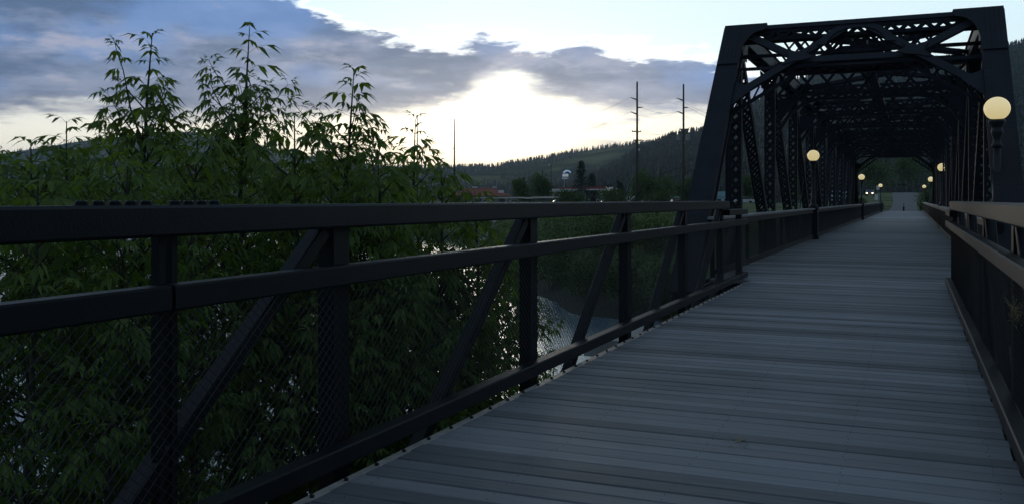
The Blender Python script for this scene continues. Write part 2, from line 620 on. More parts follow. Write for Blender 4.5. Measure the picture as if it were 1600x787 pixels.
# bolted steel edge strip beside the planks
eb = MB()
for (xa, xb) in ((DECK_L - 0.075, DECK_L - 0.012), (DECK_R + 0.02, DECK_R + 0.07)):
    eb.box(xa, xb, -2.0, 16.9, -0.055, -0.010)
eb.build('steel_edge_strip', M_GALV, walk)
bb = MB()
y = 0.2
while y < 16.8:
    bb.lathe((DECK_L - 0.043, y, -0.010), [(0.013, 0.0), (0.013, 0.010), (0.008, 0.014)], 6)
    y += 0.30
bb.build('edge_bolts', M_IRON, walk)
# expansion plate at the joint
MB().box(DECK_L + 0.01, DECK_R - 0.01, 16.975, 17.045, -0.03, -0.006).build('expansion_joint', M_IRON, walk)

# ------------------------------------------------------------------ near span railings


def chain_link(x, y0, y1, z0, z1, cell, r, mb):
    """diamond mesh of thin wires in the plane X = x"""
    slope = 0.85
    h = z1 - z0
    run = h / slope
    n = int((y1 - y0 + run) / cell) + 1
    for sgn in (1, -1):
        for i in range(n):
            ya = y0 - run + i * cell
            a, b = ya, ya + run
            za, zb = z0, z1
            if a < y0: za = z0 + (y0 - a) * slope; a = y0
            if b > y1: zb = z0 + (y1 - ya) * slope; b = y1
            if b - a < 0.01: continue
            if sgn < 0: za, zb = z1 - (za - z0), z1 - (zb - z0)
            xx = x + (r * 1.1 if sgn > 0 else -r * 1.1)
            mb.bar((xx, a, za), (xx, b, zb), r * 2, r * 2, up=(1, 0, 0))
    return mb


POSTS = [-1.37, 1.45, 4.27, 7.07, 9.87, 12.67]


def near_railing(side, label):
    s = side                                   # +1 : railing at the left (faces +X), -1 : right
    xin = -2.745 if s > 0 else 0.515           # face towards the walkway
    root = empty('steel_railing', (xin, 0, 0), label, 'railing', 'near span railings')

    def X(d): return xin - s * d               # d metres outward from the inner face
    ye = 15.4
    MB().bar((X(0.075), -1.8, 1.3635), (X(0.075), ye, 1.3635), 0.15, 0.127, ch=0.012).build('top_rail', M_RAIL, root)
    a, b = (2.90, 2.92) if s > 0 else (1.0, 1.02)
    mb = MB()
    mb.bar((X(0.05), -1.8, 1.052), (X(0.05), a, 1.052), 0.10, 0.105, ch=0.009)
    mb.bar((X(0.05), b, 1.052), (X(0.05), 17.25, 1.052), 0.10, 0.105, ch=0.009)
    mb.build('mid_rail', M_RAIL, root)
    MB().bar((X(0.05), -1.8, 0.097), (X(0.05), 17.25, 0.097), 0.10, 0.10, ch=0.009).build('bottom_rail', M_RAIL, root)
    for y in POSTS:
        MB().box(min(X(0.105), X(0.205)), max(X(0.105), X(0.205)), y - 0.075, y + 0.075, -0.5, 1.299).build('post', M_RAIL, root)
    for y in ((2.955, 3.025) if s > 0 else (0.92, 1.0)):
        MB().box(min(X(0.105), X(0.15)), max(X(0.105), X(0.15)), y - 0.017, y + 0.017, -0.45, 1.299).build('splice_post', M_RAIL, root)
    for y in POSTS[1:] + [15.3, 16.6]:
        top = 1.28 if y < 16 else 1.0
        MB().bar((X(0.155), y - 0.13 if y < 15 else y, top), (X(0.155), y - 1.97, -0.2), 0.08, 0.09, up=(1, 0, 0), ch=0.006).build('brace', M_RAIL, root)
    # lower end bay beyond the top rail
    MB().bar((X(0.075), ye + 0.002, 1.235), (X(0.075), 17.25, 1.235), 0.15, 0.10, ch=0.012).build('end_rail', M_RAIL, root)
    for y in (15.36, 17.18):
        MB().box(min(X(0.105), X(0.205)), max(X(0.105), X(0.205)), y - 0.06, y + 0.06, -0.4, 1.184 if y > 16 else 1.298).build('end_post', M_RAIL, root)
    mb = MB()
    chain_link(X(0.088), 0.4 if s > 0 else 1.2, 17.2, 0.10, 1.03, 0.062, 0.0013, mb)
    mb.build('wire_mesh', M_MESH, root)
    # splice bolts on top of the rail
    y0 = 2.52 if s > 0 else 0.6
    for k in range(10):
        if k == 5: continue
        MB().lathe((X(0.075), y0 + 0.079 * k, 1.427), [(0.029, 0.0), (0.029, 0.004), (0.024, 0.005), (0.024, 0.015), (0.017, 0.019)], 8).build('bolt', M_RAIL, root)
    return root


near_railing(1, 'dark steel railing with chain link mesh along the boardwalk in front of the green saplings')
near_railing(-1, 'steel railing with chain link mesh whose rails catch warm light, opposite the saplings')

# dry grass caught in the right mesh
t = MB()
rr = random.Random(3)
for k in range(48):
    c = Vector((0.585 + rr.uniform(-0.03, 0.03), 6.45 + rr.gauss(0, 0.11), 0.77 + rr.gauss(0, 0.03)))
    pts = [c]
    d = Vector((rr.uniform(-0.5, 0.3), rr.uniform(-1, 1), rr.uniform(-1, 1))).normalized()
    for q in range(4):
        d = (d + Vector((rr.uniform(-0.7, 0.7), rr.uniform(-0.7, 0.7), rr.uniform(-0.7, 0.7)))).normalized()
        pts.append(pts[-1] + d * 0.018)
    t.tube(pts, 0.0018, 3, False)
tag(t.build('dry_grass_tuft', M_STRAW), 'tangle of dry straw caught in the wire mesh of the right railing', 'dry grass', kind='stuff')

# crumbs and leaf bits on the planks
t = MB()
for k in range(46):
    if k < 20:
        x, y = -0.95 + rr.gauss(0, 0.05), 5.65 + rr.gauss(0, 0.07)
    elif k < 30:
        x, y = -1.55 + rr.gauss(0, 0.05), 3.6 + rr.gauss(0, 0.05)
    elif k < 36:
        x, y = 0.0 + rr.gauss(0, 0.03), 4.55 + rr.gauss(0, 0.02)
    else:
        x, y = rr.uniform(-2.3, 0.3), rr.uniform(3, 11)
    a = rr.random() * 6.28
    l = rr.uniform(0.008, 0.024)
    ca, sa = math.cos(a) * l, math.sin(a) * l
    t.add([(x - ca, y - sa, 0.005), (x + sa * 0.4, y - ca * 0.4, 0.008), (x + ca, y + sa, 0.014), (x - sa * 0.4, y + ca * 0.4, 0.011)], [(0, 1, 2, 3)])
tag(t.build('leaf_crumbs', M_STRAW), 'dry leaf crumbs and bits of grass scattered over the grey planks', 'debris', kind='stuff')

# ------------------------------------------------------------------ truss bridge
HW = 2.65                                     # half distance between truss planes
PL, PR = BC - HW, BC + HW
Y0, PAN, NP = 16.2, 5.7, 10
Y1 = Y0 + PAN * NP
ZB, ZT = -0.32, 5.28
truss = empty('truss_bridge', (BC, Y0, 0), 'dark riveted steel through truss bridge with laced posts and an arched portal', 'bridge')
UP = lambda k: Y0 + PAN * k


def rivets(mb, p, q, n, nrm, r=0.016):
    p, q, nrm = Vector(p), Vector(q), Vector(nrm).normalized()
    u = (q - p).normalized()
    v = nrm.cross(u)
    for i in range(n):
        c = p + (q - p) * (i + 0.5) / n
        mb.add([c + u * r, c + v * r, c - u * r, c - v * r, c + nrm * r * 0.8], [(0, 1, 4), (1, 2, 4), (2, 3, 4), (3, 0, 4)])


def laced(mb, p, q, wx, wt, fw, up, pitch=0.3, t=0.012, faces=(1, -1), double=False, bw=0.05):
    """two solid flanges wx apart joined by lacing bars on both faces; up = flange-depth direction"""
    p, q, up = Vector(p), Vector(q), Vector(up)
    d = (q - p)
    L = d.length
    d.normalize()
    side = d.cross(up).normalized()
    up = side.cross(d).normalized()
    for sgn in (-1, 1):
        o = side * (sgn * (wx / 2 - fw / 2))
        mb.bar(p + o, q + o, fw, wt, up=up)
    n = max(2, int(L / pitch))
    a = wx / 2 - fw * 0.6
    for fz in faces:
        o = up * (fz * (wt / 2 + t * 0.5 + 0.001))
        for i in range(n):
            s0 = 1 if (i % 2 == 0) else -1
            A = p + d * (L * i / n) + side * (a * s0) + o
            B = p + d * (L * (i + 1) / n) - side * (a * s0) + o
            mb.bar(A, B, bw, t, up=up)
            if double:
                o2 = o + up * (fz * (t + 0.001))
                mb.bar(p + d * (L * i / n) - side * (a * s0) + o2, p + d * (L * (i + 1) / n) + side * (a * s0) + o2, bw, t, up=up)
    return mb


for X, sx in ((PL, 1), (PR, -1)):
    # end posts: box with cover plate
    for (ya, yb, sg) in ((Y0 + 0.3, UP(1), 1), (Y1 - 0.3, UP(NP - 1), -1)):
        mb = MB()
        A, B = Vector((X, ya, ZB)), Vector((X, yb, ZT))
        d = (B - A).normalized()
        nrm = Vector((0, -d.z * sg, d.y * sg))
        if nrm.z < 0: nrm = -nrm
        for s in (-1, 1):
            o = Vector((s * 0.17, 0, 0))
            mb.bar(A + o, B + o, 0.035, 0.36, up=nrm)
            for e in (-1, 1):
                mb.bar(A + Vector((s * 0.205, 0, 0)) + nrm * (e * 0.155), B + Vector((s * 0.205, 0, 0)) + nrm * (e * 0.155), 0.035, 0.045, up=nrm)
        mb.bar(A + nrm * 0.192, B + nrm * 0.192, 0.47, 0.022, up=nrm)
        L = (B - A).length
        for i in range(18):
            p = A + d * (L * (i + 0.1) / 18) - nrm * 0.19
            q = A + d * (L * (i + 1) / 18) - nrm * 0.19
            sd = Vector((0.16 if i % 2 else -0.16, 0, 0))
            mb.bar(p + sd, q - sd, 0.06, 0.014, up=nrm)
        if sg > 0:
            for s in (-0.2, -0.13, 0.13, 0.2):
                rivets(mb, A + nrm * 0.203 + Vector((s, 0, 0)), B + nrm * 0.203 + Vector((s, 0, 0)), 58, nrm, 0.014)
        mb.build('end_post', M_TRUSS, truss)
    # top chord
    mb = MB()
    A, B = Vector((X, UP(1) - 0.05, ZT + 0.01)), Vector((X, UP(NP - 1) + 0.05, ZT + 0.01))
    for s in (-1, 1):
        mb.bar(A + Vector((s * 0.17, 0, 0)), B + Vector((s * 0.17, 0, 0)), 0.033, 0.34)
    mb.bar(A + Vector((0, 0, 0.185)), B + Vector((0, 0, 0.185)), 0.46, 0.02)
    n = 60
    for i in range(n):
        p, q = A + (B - A) * (i / n), A + (B - A) * ((i + 1) / n)
        sd = Vector((0.16 if i % 2 else -0.16, 0, 0))
        mb.bar(p + sd + Vector((0, 0, -0.18)), q - sd + Vector((0, 0, -0.18)), 0.06, 0.012)
    mb.build('top_chord', M_TRUSS, truss)
    # bottom chord
    mb = MB()
    for s in (-1, 1):
        mb.bar((X + s * 0.12, Y0, ZB), (X + s * 0.12, Y1, ZB), 0.03, 0.30)
    mb.build('bottom_chord', M_TRUSS, truss)
    # verticals
    for k in range(1, NP):
        mb = laced(MB(), (X, UP(k), ZB), (X, UP(k), ZT - 0.17), 0.29, 0.22, 0.05, (0, 1, 0), pitch=0.24, double=True, bw=0.055)
        # gusset plates at the top
        for s in (-1, 1):
            mb.prism([(X + s * 0.20, UP(k) - 0.5, ZT - 0.16), (X + s * 0.20, UP(k) + 0.5, ZT - 0.16), (X + s * 0.20, UP(k) + 0.28, ZT - 0.62), (X + s * 0.20, UP(k) - 0.28, ZT - 0.62)], (s * 0.014, 0, 0))
        mb.build('vertical_post', M_TRUSS, truss)
    # diagonals
    for k in range(1, NP - 1):
        a, b = (k, k + 1) if k < NP / 2 else (k + 1, k)
        w = 0.27 if abs(k - 4.5) > 2 else 0.22
        laced(MB(), (X, UP(a), ZT - 0.2), (X, UP(b), ZB), w, 0.20, 0.05, (0, 0.3, 1), pitch=0.30, bw=0.055, double=True).build('diagonal', M_TRUSS, truss)
    # slender counter rods and hangers
    for k in (3, 4, 5, 6):
        a, b = (k + 1, k) if k < NP / 2 else (k, k + 1)
        MB().bar((X + 0.06, UP(a), ZT - 0.3), (X + 0.06, UP(b), ZB), 0.03, 0.06).build('counter_rod', M_TRUSS, truss)
    for k in (1, NP - 1):
        MB().bar((X - sx * 0.20, UP(k), ZT - 0.4), (X - sx * 0.20, UP(k), ZB), 0.03, 0.07).build('hanger', M_TRUSS, truss)

# floor beams
for k in range(1, NP):
    MB().box(PL + 0.16, PR - 0.16, UP(k) - 0.1, UP(k) + 0.1, -0.95, -0.41).build('floor_beam', M_TRUSS, truss)


# portals --------------------------------------------------------------
def portal(yc, sg, detail):
    """arched portal frame lying in the plane of the inclined end posts; yc = y at eye height"""
    k = (UP(1) - Y0 - 0.3) / (ZT - ZB)
    nrm = Vector((0, -1, k)).normalized()
    if sg < 0: nrm = Vector((0, 1, k)).normalized()

    def P(x, z, off=0.0):
        z = z - 0.10
        return Vector((BC + x, (Y0 + 0.3 + (z - ZB) * k) if sg > 0 else (Y1 - 0.3 - (z - ZB) * k), z)) + nrm * off
    mb = MB()

    def mem(a, b, w=0.19, off=0.10, t=0.02):
        # a T-shaped built-up member: face plate plus a leg behind it
        A, B = P(*a, off), P(*b, off)
        mb.bar(A, B, w, t, up=nrm)
        mb.bar(A - nrm * (t / 2 + 0.062), B - nrm * (t / 2 + 0.062), 0.03, 0.12, up=nrm)
        if detail:
            d = (B - A).normalized()
            s = d.cross(nrm) * (w * 0.32)
            n = max(2, int((B - A).length / 0.13))
            for e in (-1, 1):
                rivets(mb, A + s * e + nrm * (t / 2), B + s * e + nrm * (t / 2), n, nrm, 0.011)
    ix = HW - 0.20
    # top strut
    mem((-ix, 5.40), (ix, 5.40), 0.15, 0.125)
    mem((-1.2, 4.555), (1.2, 4.555), 0.20, 0.05)
    for s in (-1, 1):
        mem((s * (ix - 0.05), 5.28), (s * 1.2, 4.58), 0.20, 0.102)
        mem((s * 1.2, 4.60), (s * 0.20, 5.33), 0.20, 0.079)
        mem((s * 1.2, 4.54), (s * (ix + 0.03), 3.62), 0.20, 0.124)
        # second, inner leaf of the knee brace with lacing between
        A, B = P(s * 1.12, 4.42, -0.12), P(s * (ix + 0.02), 3.47, -0.12)
        mb.bar(A, B, 0.09, 0.02, up=nrm)
        n = 7
        for i in range(n):
            p = P(s * (1.2 + (ix - 1.2) * i / n), 4.52 - 0.92 * i / n, 0.0)
            q = P(s * (1.12 + (ix - 1.12) * (i + 0.8) / n), 4.42 - 0.95 * (i + 0.8) / n, -0.10)
            mb.bar(p, q, 0.04, 0.012, up=nrm)

    def plate(pts, off, t=0.014):
        mb.prism([P(x, z, off) for x, z in pts], nrm * t)
    for s in (-1, 1):
        # gusset at the lower node with curved edges
        pts = []
        cx, cz = 1.2, 4.57
        for a, rr_ in ((37, .52), (20, .30), (0, .25), (-20, .34), (-36, .58), (-50, .40), (-80, .22), (-120, .24), (-150, .34), (-176, .62), (170, .42), (158, .36), (148, .46), (138, .60), (125, .36), (90, .20), (55, .34)):
            rr_ *= 0.62
            pts.append((s * (cx + rr_ * math.cos(R(a)) * 1.0), cz + rr_ * math.sin(R(a)) * 0.9))
        plate(pts, 0.136)
        # corner plate at the head of the end post, concave underside
        cp = [(s * 2.87, 5.425), (s * 1.92, 5.425), (s * 1.88, 5.30)]
        for i in range(9):
            t_ = i / 8
            ang = R(90 * t_)
            cp.append((s * (1.98 + 0.42 * math.sin(ang)), 5.20 - 0.62 * (1 - math.cos(ang)) + 0.04))
        cp += [(s * 2.42, 4.4), (s * 2.87, 4.4)]
        plate(cp, 0.215, 0.016)
        # gusset at the foot of the knee brace
        plate([(s * 2.43, 4.02), (s * 2.18, 3.92), (s * 2.02, 3.82), (s * 2.43, 3.42)], 0.136)
        for i in range(4):
            if detail: rivets(mb, P(s * (2.5 + i * 0.09), 5.43, 0.232), P(s * (2.5 + i * 0.09), 4.5, 0.232), 14, nrm, 0.013)
    # top centre gusset: an arch
    pts = [(-0.62, 5.42), (0.62, 5.42)]
    for i in range(13):
        a = R(180 * i / 12)
        pts.append((0.58 * math.cos(a), 4.90 + 0.40 * math.sin(a)))
    outer = [(0.80, 4.86), (0.70, 5.05), (0.55, 5.22), (0.36, 5.33), (0.2, 5.41), (-0.2, 5.41), (-0.36, 5.33), (-0.55, 5.22), (-0.70, 5.05), (-0.80, 4.86)]
    inner = [(-0.62, 4.86), (-0.54, 5.03), (-0.40, 5.17), (-0.2, 5.25), (0.2, 5.25), (0.40, 5.17), (0.54, 5.03), (0.62, 4.86)]
    plate(outer + inner, 0.095)
    # solid name-plate panel standing behind the arch
    plate([(-0.56, 4.62), (0.56, 4.62), (0.56, 5.0), (0.36, 5.16), (-0.36, 5.16), (-0.56, 5.0)], -0.30, 0.02)
    # lower arched fascia
    pts = []
    for i in range(17):
        t_ = -1 + 2 * i / 16
        pts.append((t_ * 1.5, 4.50 - 0.16 * t_ * t_ - 0.06 * t_ ** 8))
    for i in range(17):
        t_ = 1 - 2 * i / 16
        pts.append((t_ * 1.35, 4.62 - 0.10 * t_ * t_))
    plate(pts, 0.02)
    # rear lattice leaf of the portal strut
    for (za, zb, off) in ((5.30, 4.95, -0.20), (4.93, 4.62, -0.20)):
        mb.bar(P(-ix, za, off), P(ix, za, off), 0.07, 0.02, up=nrm)
        mb.bar(P(-ix, zb, off), P(ix, zb, off), 0.10, 0.02, up=nrm)
        n = 22
        for i in range(4, n - 4):
            x0, x1 = -ix + 2 * ix * i / n, -ix + 2 * ix * (i + 1) / n
            mb.bar(P(x0, za, off - 0.02), P(x1, zb, off - 0.02), 0.05, 0.012, up=nrm)
            mb.bar(P(x0, zb, off - 0.034), P(x1, za, off - 0.034), 0.05, 0.012, up=nrm)
    mb.build('portal_frame', M_TRUSS, truss)


portal(18.5, 1, True)
portal(0, -1, False)

# sway frames between the verticals
for k in range(1, NP):
    y = UP(k)
    mb = MB()
    xa, xb = PL + 0.22, PR - 0.22
    laced(mb, (xa, y, 5.20), (xb, y, 5.20), 0.24, 0.20, 0.07, (0, 1, 0), pitch=0.17, bw=0.06)
    xa_, xb_ = (xa, xb) if k not in (1, NP - 1) else (xa + 0.9, xb - 0.9)
    laced(mb, (xa_, y, 4.36), (xb_, y, 4.36), 0.20, 0.14, 0.06, (0, 1, 0), pitch=0.17, bw=0.06)
    n = 9
    for i in (range(n) if k not in (1, NP - 1) else range(2, n - 2)):
        x0, x1 = xa + (xb - xa) * i / n, xa + (xb - xa) * (i + 1) / n
        mb.bar((x0, y - 0.02, 5.10), (x1, y - 0.02, 4.44), 0.075, 0.012, up=(0, 1, 0))
        mb.bar((x0, y + 0.02, 4.44), (x1, y + 0.02, 5.10), 0.075, 0.012, up=(0, 1, 0))
    for s, xe in (((1, xa), (-1, xb)) if k not in (1, NP - 1) else ()):
        pts = [(xe + s * 1.15, y, 4.31), (xe + s * 0.75, y, 4.20), (xe + s * 0.35, y, 3.92), (xe + s * 0.02, y, 3.42)]
        for p, q in zip(pts, pts[1:]):
            mb.bar(p, q, 0.09, 0.10, up=(0, 1, 0))
        mb.prism([(xe, y - 0.075, 4.3), (xe + s * 0.6, y - 0.075, 4.3), (xe + s * 0.35, y - 0.075, 4.02), (xe, y - 0.075, 3.6)], (0, 0.012, 0))
    mb.build('sway_frame', M_TRUSS, truss)
mb = laced(MB(), (BC, UP(1), 5.05), (BC, UP(NP - 1), 5.05), 0.36, 0.12, 0.07, (0, 0, 1), pitch=0.24, bw=0.06)
mb.build('top_strut', M_TRUSS, truss)
# top laterals: an X of laced members in every panel, gusseted at the crossing
for k in range(1, NP - 1):
    ya, yb = UP(k), UP(k + 1)
    xa, xb = PL + 0.22, PR - 0.22
    mb = MB()
    laced(mb, (xa, ya + 0.12, 5.36), (xb, yb - 0.12, 5.36), 0.34, 0.10, 0.085, (0, 0, 1), pitch=0.20, bw=0.06)
    mb.build('lateral_brace', M_TRUSS, truss)
    mb = MB()
    laced(mb, (xb, ya + 0.12, 5.22), (xa, yb - 0.12, 5.22), 0.34, 0.10, 0.085, (0, 0, 1), pitch=0.20, bw=0.06)
    ym = (ya + yb) / 2
    mb.prism([(BC - 0.35, ym, 5.42), (BC, ym - 0.3, 5.42), (BC + 0.35, ym, 5.42), (BC, ym + 0.3, 5.42)], (0, 0, 0.012))
    mb.build('lateral_brace', M_TRUSS, truss)

# piers under the truss
for y, lab in ((16.6, 'grey concrete pier carrying the near end of the truss bridge'), (Y1 - 0.4, 'grey concrete pier carrying the far end of the truss bridge')):
    r_ = empty('bridge_pier', (BC, y, WATER), lab, 'pier', 'piers of the truss bridge')
    b_ = MB()
    b_.prism([(BC - 3.6, y - 0.9, -9), (BC - 4.3, y, -9), (BC - 3.6, y + 0.9, -9), (BC + 3.6, y + 0.9, -9), (BC + 4.3, y, -9), (BC + 3.6, y - 0.9, -9)], (0, 0, 7.7))
    b_.build('shaft', M_CONC, r_)
    MB().box(BC - 4.2, BC + 4.2, y - 1.05, y + 1.05, -1.30, -1.0).build('coping', M_CONC, r_)

# ------------------------------------------------------------------ railings inside the truss, and lamps
LAMP_L = [35.6, 71.0, 114.5]
LAMP_R = [18.45, 51.1, 81.0, 125.5]
XL, XR = -3.32, 1.38                          # lamp axes


def truss_railing(side, y0, y1, label, fine):
    s = side
    xin = TR_L if s > 0 else TR_R
    X = lambda d: xin - s * d
    root = empty('mesh_railing', (xin, y0, 0), label, 'railing', 'timber capped mesh railings along the far deck')
    MB().bar((X(0.09), y0, 1.105), (X(0.09), y1, 1.105), 0.27, 0.05, ch=0.006).build('cap_plank', M_CAP, root)
    mb = MB()
    mb.box(min(X(0.02), X(0.10)), max(X(0.02), X(0.10)), y0 + .01, y1 - .01, 0.96, 1.078)
    mb.build('upper_rail', M_RAIL, root)
    MB().box(min(X(0.02), X(0.10)), max(X(0.02), X(0.10)), y0 + .01, y1 - .01, 0.05, 0.17).build('lower_rail', M_RAIL, root)
    n = max(1, round((y1 - y0) / 1.9))
    for i in range(n + 1):
        y = y0 + 0.06 + (y1 - y0 - 0.12) * i / n
        MB().box(min(X(0.102), X(0.18)), max(X(0.102), X(0.18)), y - 0.04, y + 0.04, -0.3, 1.078).build('post', M_RAIL, root)
    mb = MB()
    if fine:
        chain_link(X(0.06), y0, y1, 0.17, 0.96, 0.075 if y0 < 30 else 0.10, 0.0026 if y0 < 30 else 0.0032, mb)
    else:
        y = y0 + 0.1
        while y < y1:
            mb.box(min(X(0.05), X(0.06)), max(X(0.05), X(0.06)), y, y + 0.016, 0.17, 0.96)
            y += 0.11
        z = 0.25
        while z < 0.95:
            mb.box(min(X(0.061), X(0.07)), max(X(0.061), X(0.07)), y0, y1, z, z + 0.014)
            z += 0.09
    mb.build('wire_mesh', M_MESH, root)


def runs(lamps, ys, ye, side, labs):
    a = ys
    for i, l in enumerate(lamps + [ye]):
        b = l - 0.28 if l != ye else ye
        if b - a > 0.6: truss_railing(side, a, b, labs[i], a < 60)
        a = l + 0.28


runs(LAMP_L, 17.35, 128.0, 1,
     ['timber capped mesh railing on the left, from the near span to the first lamp', 'timber capped mesh railing on the left between the first and second lamps',
      'timber capped mesh railing on the left beyond the far end of the truss', 'short last timber capped railing on the left beside the road end'])
runs(LAMP_R, 17.35, 126.6, -1,
     ['short timber capped railing on the right before the nearest lamp', 'timber capped mesh railing on the right between the nearest and second lamps',
      'timber capped mesh railing on the right beyond the second lamp', 'timber capped railing on the right by the leafy shrubs at the far end', 'short end piece of timber capped railing right of the farthest lamp'])


def make_lamp(x, y, label):
    root = empty('street_lamp', (x, y, 0), label, 'lamp', 'globe lamps along the bridge')
    b = MB()
    b.box(x - 0.19, x + 0.19, y - 0.19, y + 0.19, 0.0, 0.16)
    b.box(x - 0.155, x + 0.155, y - 0.155, y + 0.155, 0.16, 1.06)
    b.box(x - 0.19, x + 0.19, y - 0.19, y + 0.19, 1.06, 1.16)
    for s in (-1, 1):
        b.box(x + s * 0.156 - 0.012, x + s * 0.156 + 0.012, y - 0.10, y + 0.10, 0.26, 0.96)
        b.box(x - 0.10, x + 0.10, y + s * 0.156 - 0.012, y + s * 0.156 + 0.012, 0.26, 0.96)
    b.build('pedestal', M_IRON, root)
    MB().lathe((x, y, 0), [(0.16, 1.16), (0.15, 1.22), (0.10, 1.28), (0.085, 1.40), (0.095, 1.42), (0.075, 1.46), (0.062, 2.36)], 14).build('shaft', M_IRON, root, True)
    MB().lathe((x, y, 0), [(0.062, 2.36), (0.085, 2.39), (0.085, 2.42), (0.062, 2.46), (0.068, 2.54), (0.098, 2.62), (0.10, 2.67), (0.082, 2.70), (0.10, 2.75), (0.135, 2.80), (0.14, 2.84), (0.125, 2.86)], 18).build('capital', M_IRON, root, True)
    r = 0.215
    prof = []
    for i in range(17):
        a = -math.pi / 2 + 0.55 + (math.pi - 0.55) * i / 16
        prof.append((max(0.001, r * math.cos(a)), 3.055 + r * 0.96 * math.sin(a)))
    MB().lathe((x, y, 0), prof, 28).build('globe', M_GLOBE, root, True)
    return root


base = make_lamp(XR, LAMP_R[0], 'nearest and largest glowing globe lamp, standing before the right end post of the truss')
labs = [(XR, LAMP_R[1], 'glowing globe lamp on the right, second from the nearest, inside the truss'),
        (XR, LAMP_R[2], 'glowing globe lamp on the right just beyond the far portal'),
        (XR, LAMP_R[3], 'farthest glowing globe lamp on the right, above the leafy shrubs'),
        (XL, LAMP_L[0], 'glowing globe lamp before the left truss posts, largest of the left row'),
        (XL, LAMP_L[1], 'glowing globe lamp at the left leg of the far portal'),
        (XL, LAMP_L[2], 'small glowing globe lamp on the left near the car headlights')]
for x, y, lab in labs:
    c = copy_tree(base)
    c.location = (x, y, 0)
    c['label'] = lab

# ------------------------------------------------------------------ vegetation


def leaflet(mb, b, d, nrm, L, W, droop):
    """one pointed leaflet folded along its midrib"""
    d = d.normalized()
    sd = d.cross(nrm)
    if sd.length < 1e-3: sd = d.orthogonal()
    sd.normalize()
    n = sd.cross(d).normalized()
    dn = Vector((0, 0, -1))
    c = b + d * (L * 0.5) + dn * (droop * L * 0.12)
    t = b + d * L + dn * (droop * L * 0.42)
    l = b + d * (L * 0.40) + sd * (W / 2) + n * (W * 0.16) + dn * (droop * L * 0.09)
    r = b + d * (L * 0.40) - sd * (W / 2) + n * (W * 0.16) + dn * (droop * L * 0.09)
    mb.add([b, l, c, r, t], [(0, 2, 1), (0, 3, 2), (1, 2, 4), (2, 3, 4)])


def compound_leaf(mb, tw, p, d, rnd, sc_=1.0):
    """box elder leaf: stalk with paired leaflets and one at the tip, all hanging"""
    d = d.normalized()
    sc_ *= 0.93 * rnd.uniform(0.62, 1.25)
    L = 0.105 * sc_ * rnd.uniform(0.8, 1.2)
    e1 = p + d * (L * 0.55)
    d2 = (d + Vector((0, 0, -0.45))).normalized()
    e2 = e1 + d2 * (L * 0.55)
    if tw is not None: tw.tube([p, e1, e2], 0.0016, 3, False)
    upv = Vector((rnd.uniform(-.3, .3), rnd.uniform(-.3, .3), 1)).normalized()
    sd = d2.cross(upv).normalized()
    W = 0.035 * sc_
    leaflet(mb, e2, (d2 + Vector((0, 0, -0.25))), upv, 0.128 * sc_ * rnd.uniform(0.85, 1.15), W * 1.15, 0.8)
    for s in (-1, 1):
        leaflet(mb, e2 - d2 * 0.01, d2 * 0.95 + sd * (s * 0.62) + Vector((0, 0, -0.30)), upv, 0.116 * sc_ * rnd.uniform(0.8, 1.15), W, 0.9)
        leaflet(mb, e1 + d2 * 0.012, d2 * 0.70 + sd * (s * 0.80) + Vector((0, 0, -0.35)), upv, 0.102 * sc_ * rnd.uniform(0.8, 1.15), W * 0.95, 1.0)


def leafy_shoot(lf, tw, p, d, L, rnd, r0, sc_, leaf_from=0.15, bend=0.25, step=0.062):
    """thin branch that carries opposite pairs of compound leaves"""
    n = max(3, int(L / step))
    pts = [Vector(p)]
    d = Vector(d).normalized()
    a0 = rnd.random() * 3.14
    for i in range(n):
        t = i / n
        d = (d + Vector((rnd.gauss(0, .06), rnd.gauss(0, .06), bend * 0.12 + rnd.gauss(0, .04)))).normalized()
        q = pts[-1] + d * (L / n)
        pts.append(q)
        if t >= leaf_from:
            ax = d.orthogonal().normalized()
            bx = d.cross(ax)
            ang = a0 + (i % 2) * math.pi / 2 + rnd.gauss(0, .35)
            for s in (0, math.pi):
                if rnd.random() < 0.1: continue
                o = ax * math.cos(ang + s) + bx * math.sin(ang + s)
                up_k = 0.5 + 0.5 * t
                compound_leaf(lf, tw, q, o + d * up_k * 0.7, rnd, sc_ * (1.0 - 0.35 * max(0, t - 0.75) / 0.25))
    compound_leaf(lf, None, pts[-1], d + Vector((rnd.gauss(0, .2), rnd.gauss(0, .2), 0.3)), rnd, sc_ * 0.6)
    compound_leaf(lf, None, pts[-1], d + Vector((rnd.gauss(0, .5), rnd.gauss(0, .5), 0.1)), rnd, sc_ * 0.55)
    tw.tube(pts, [r0 * (1 - 0.8 * i / n) for i in range(n + 1)], 4, False)


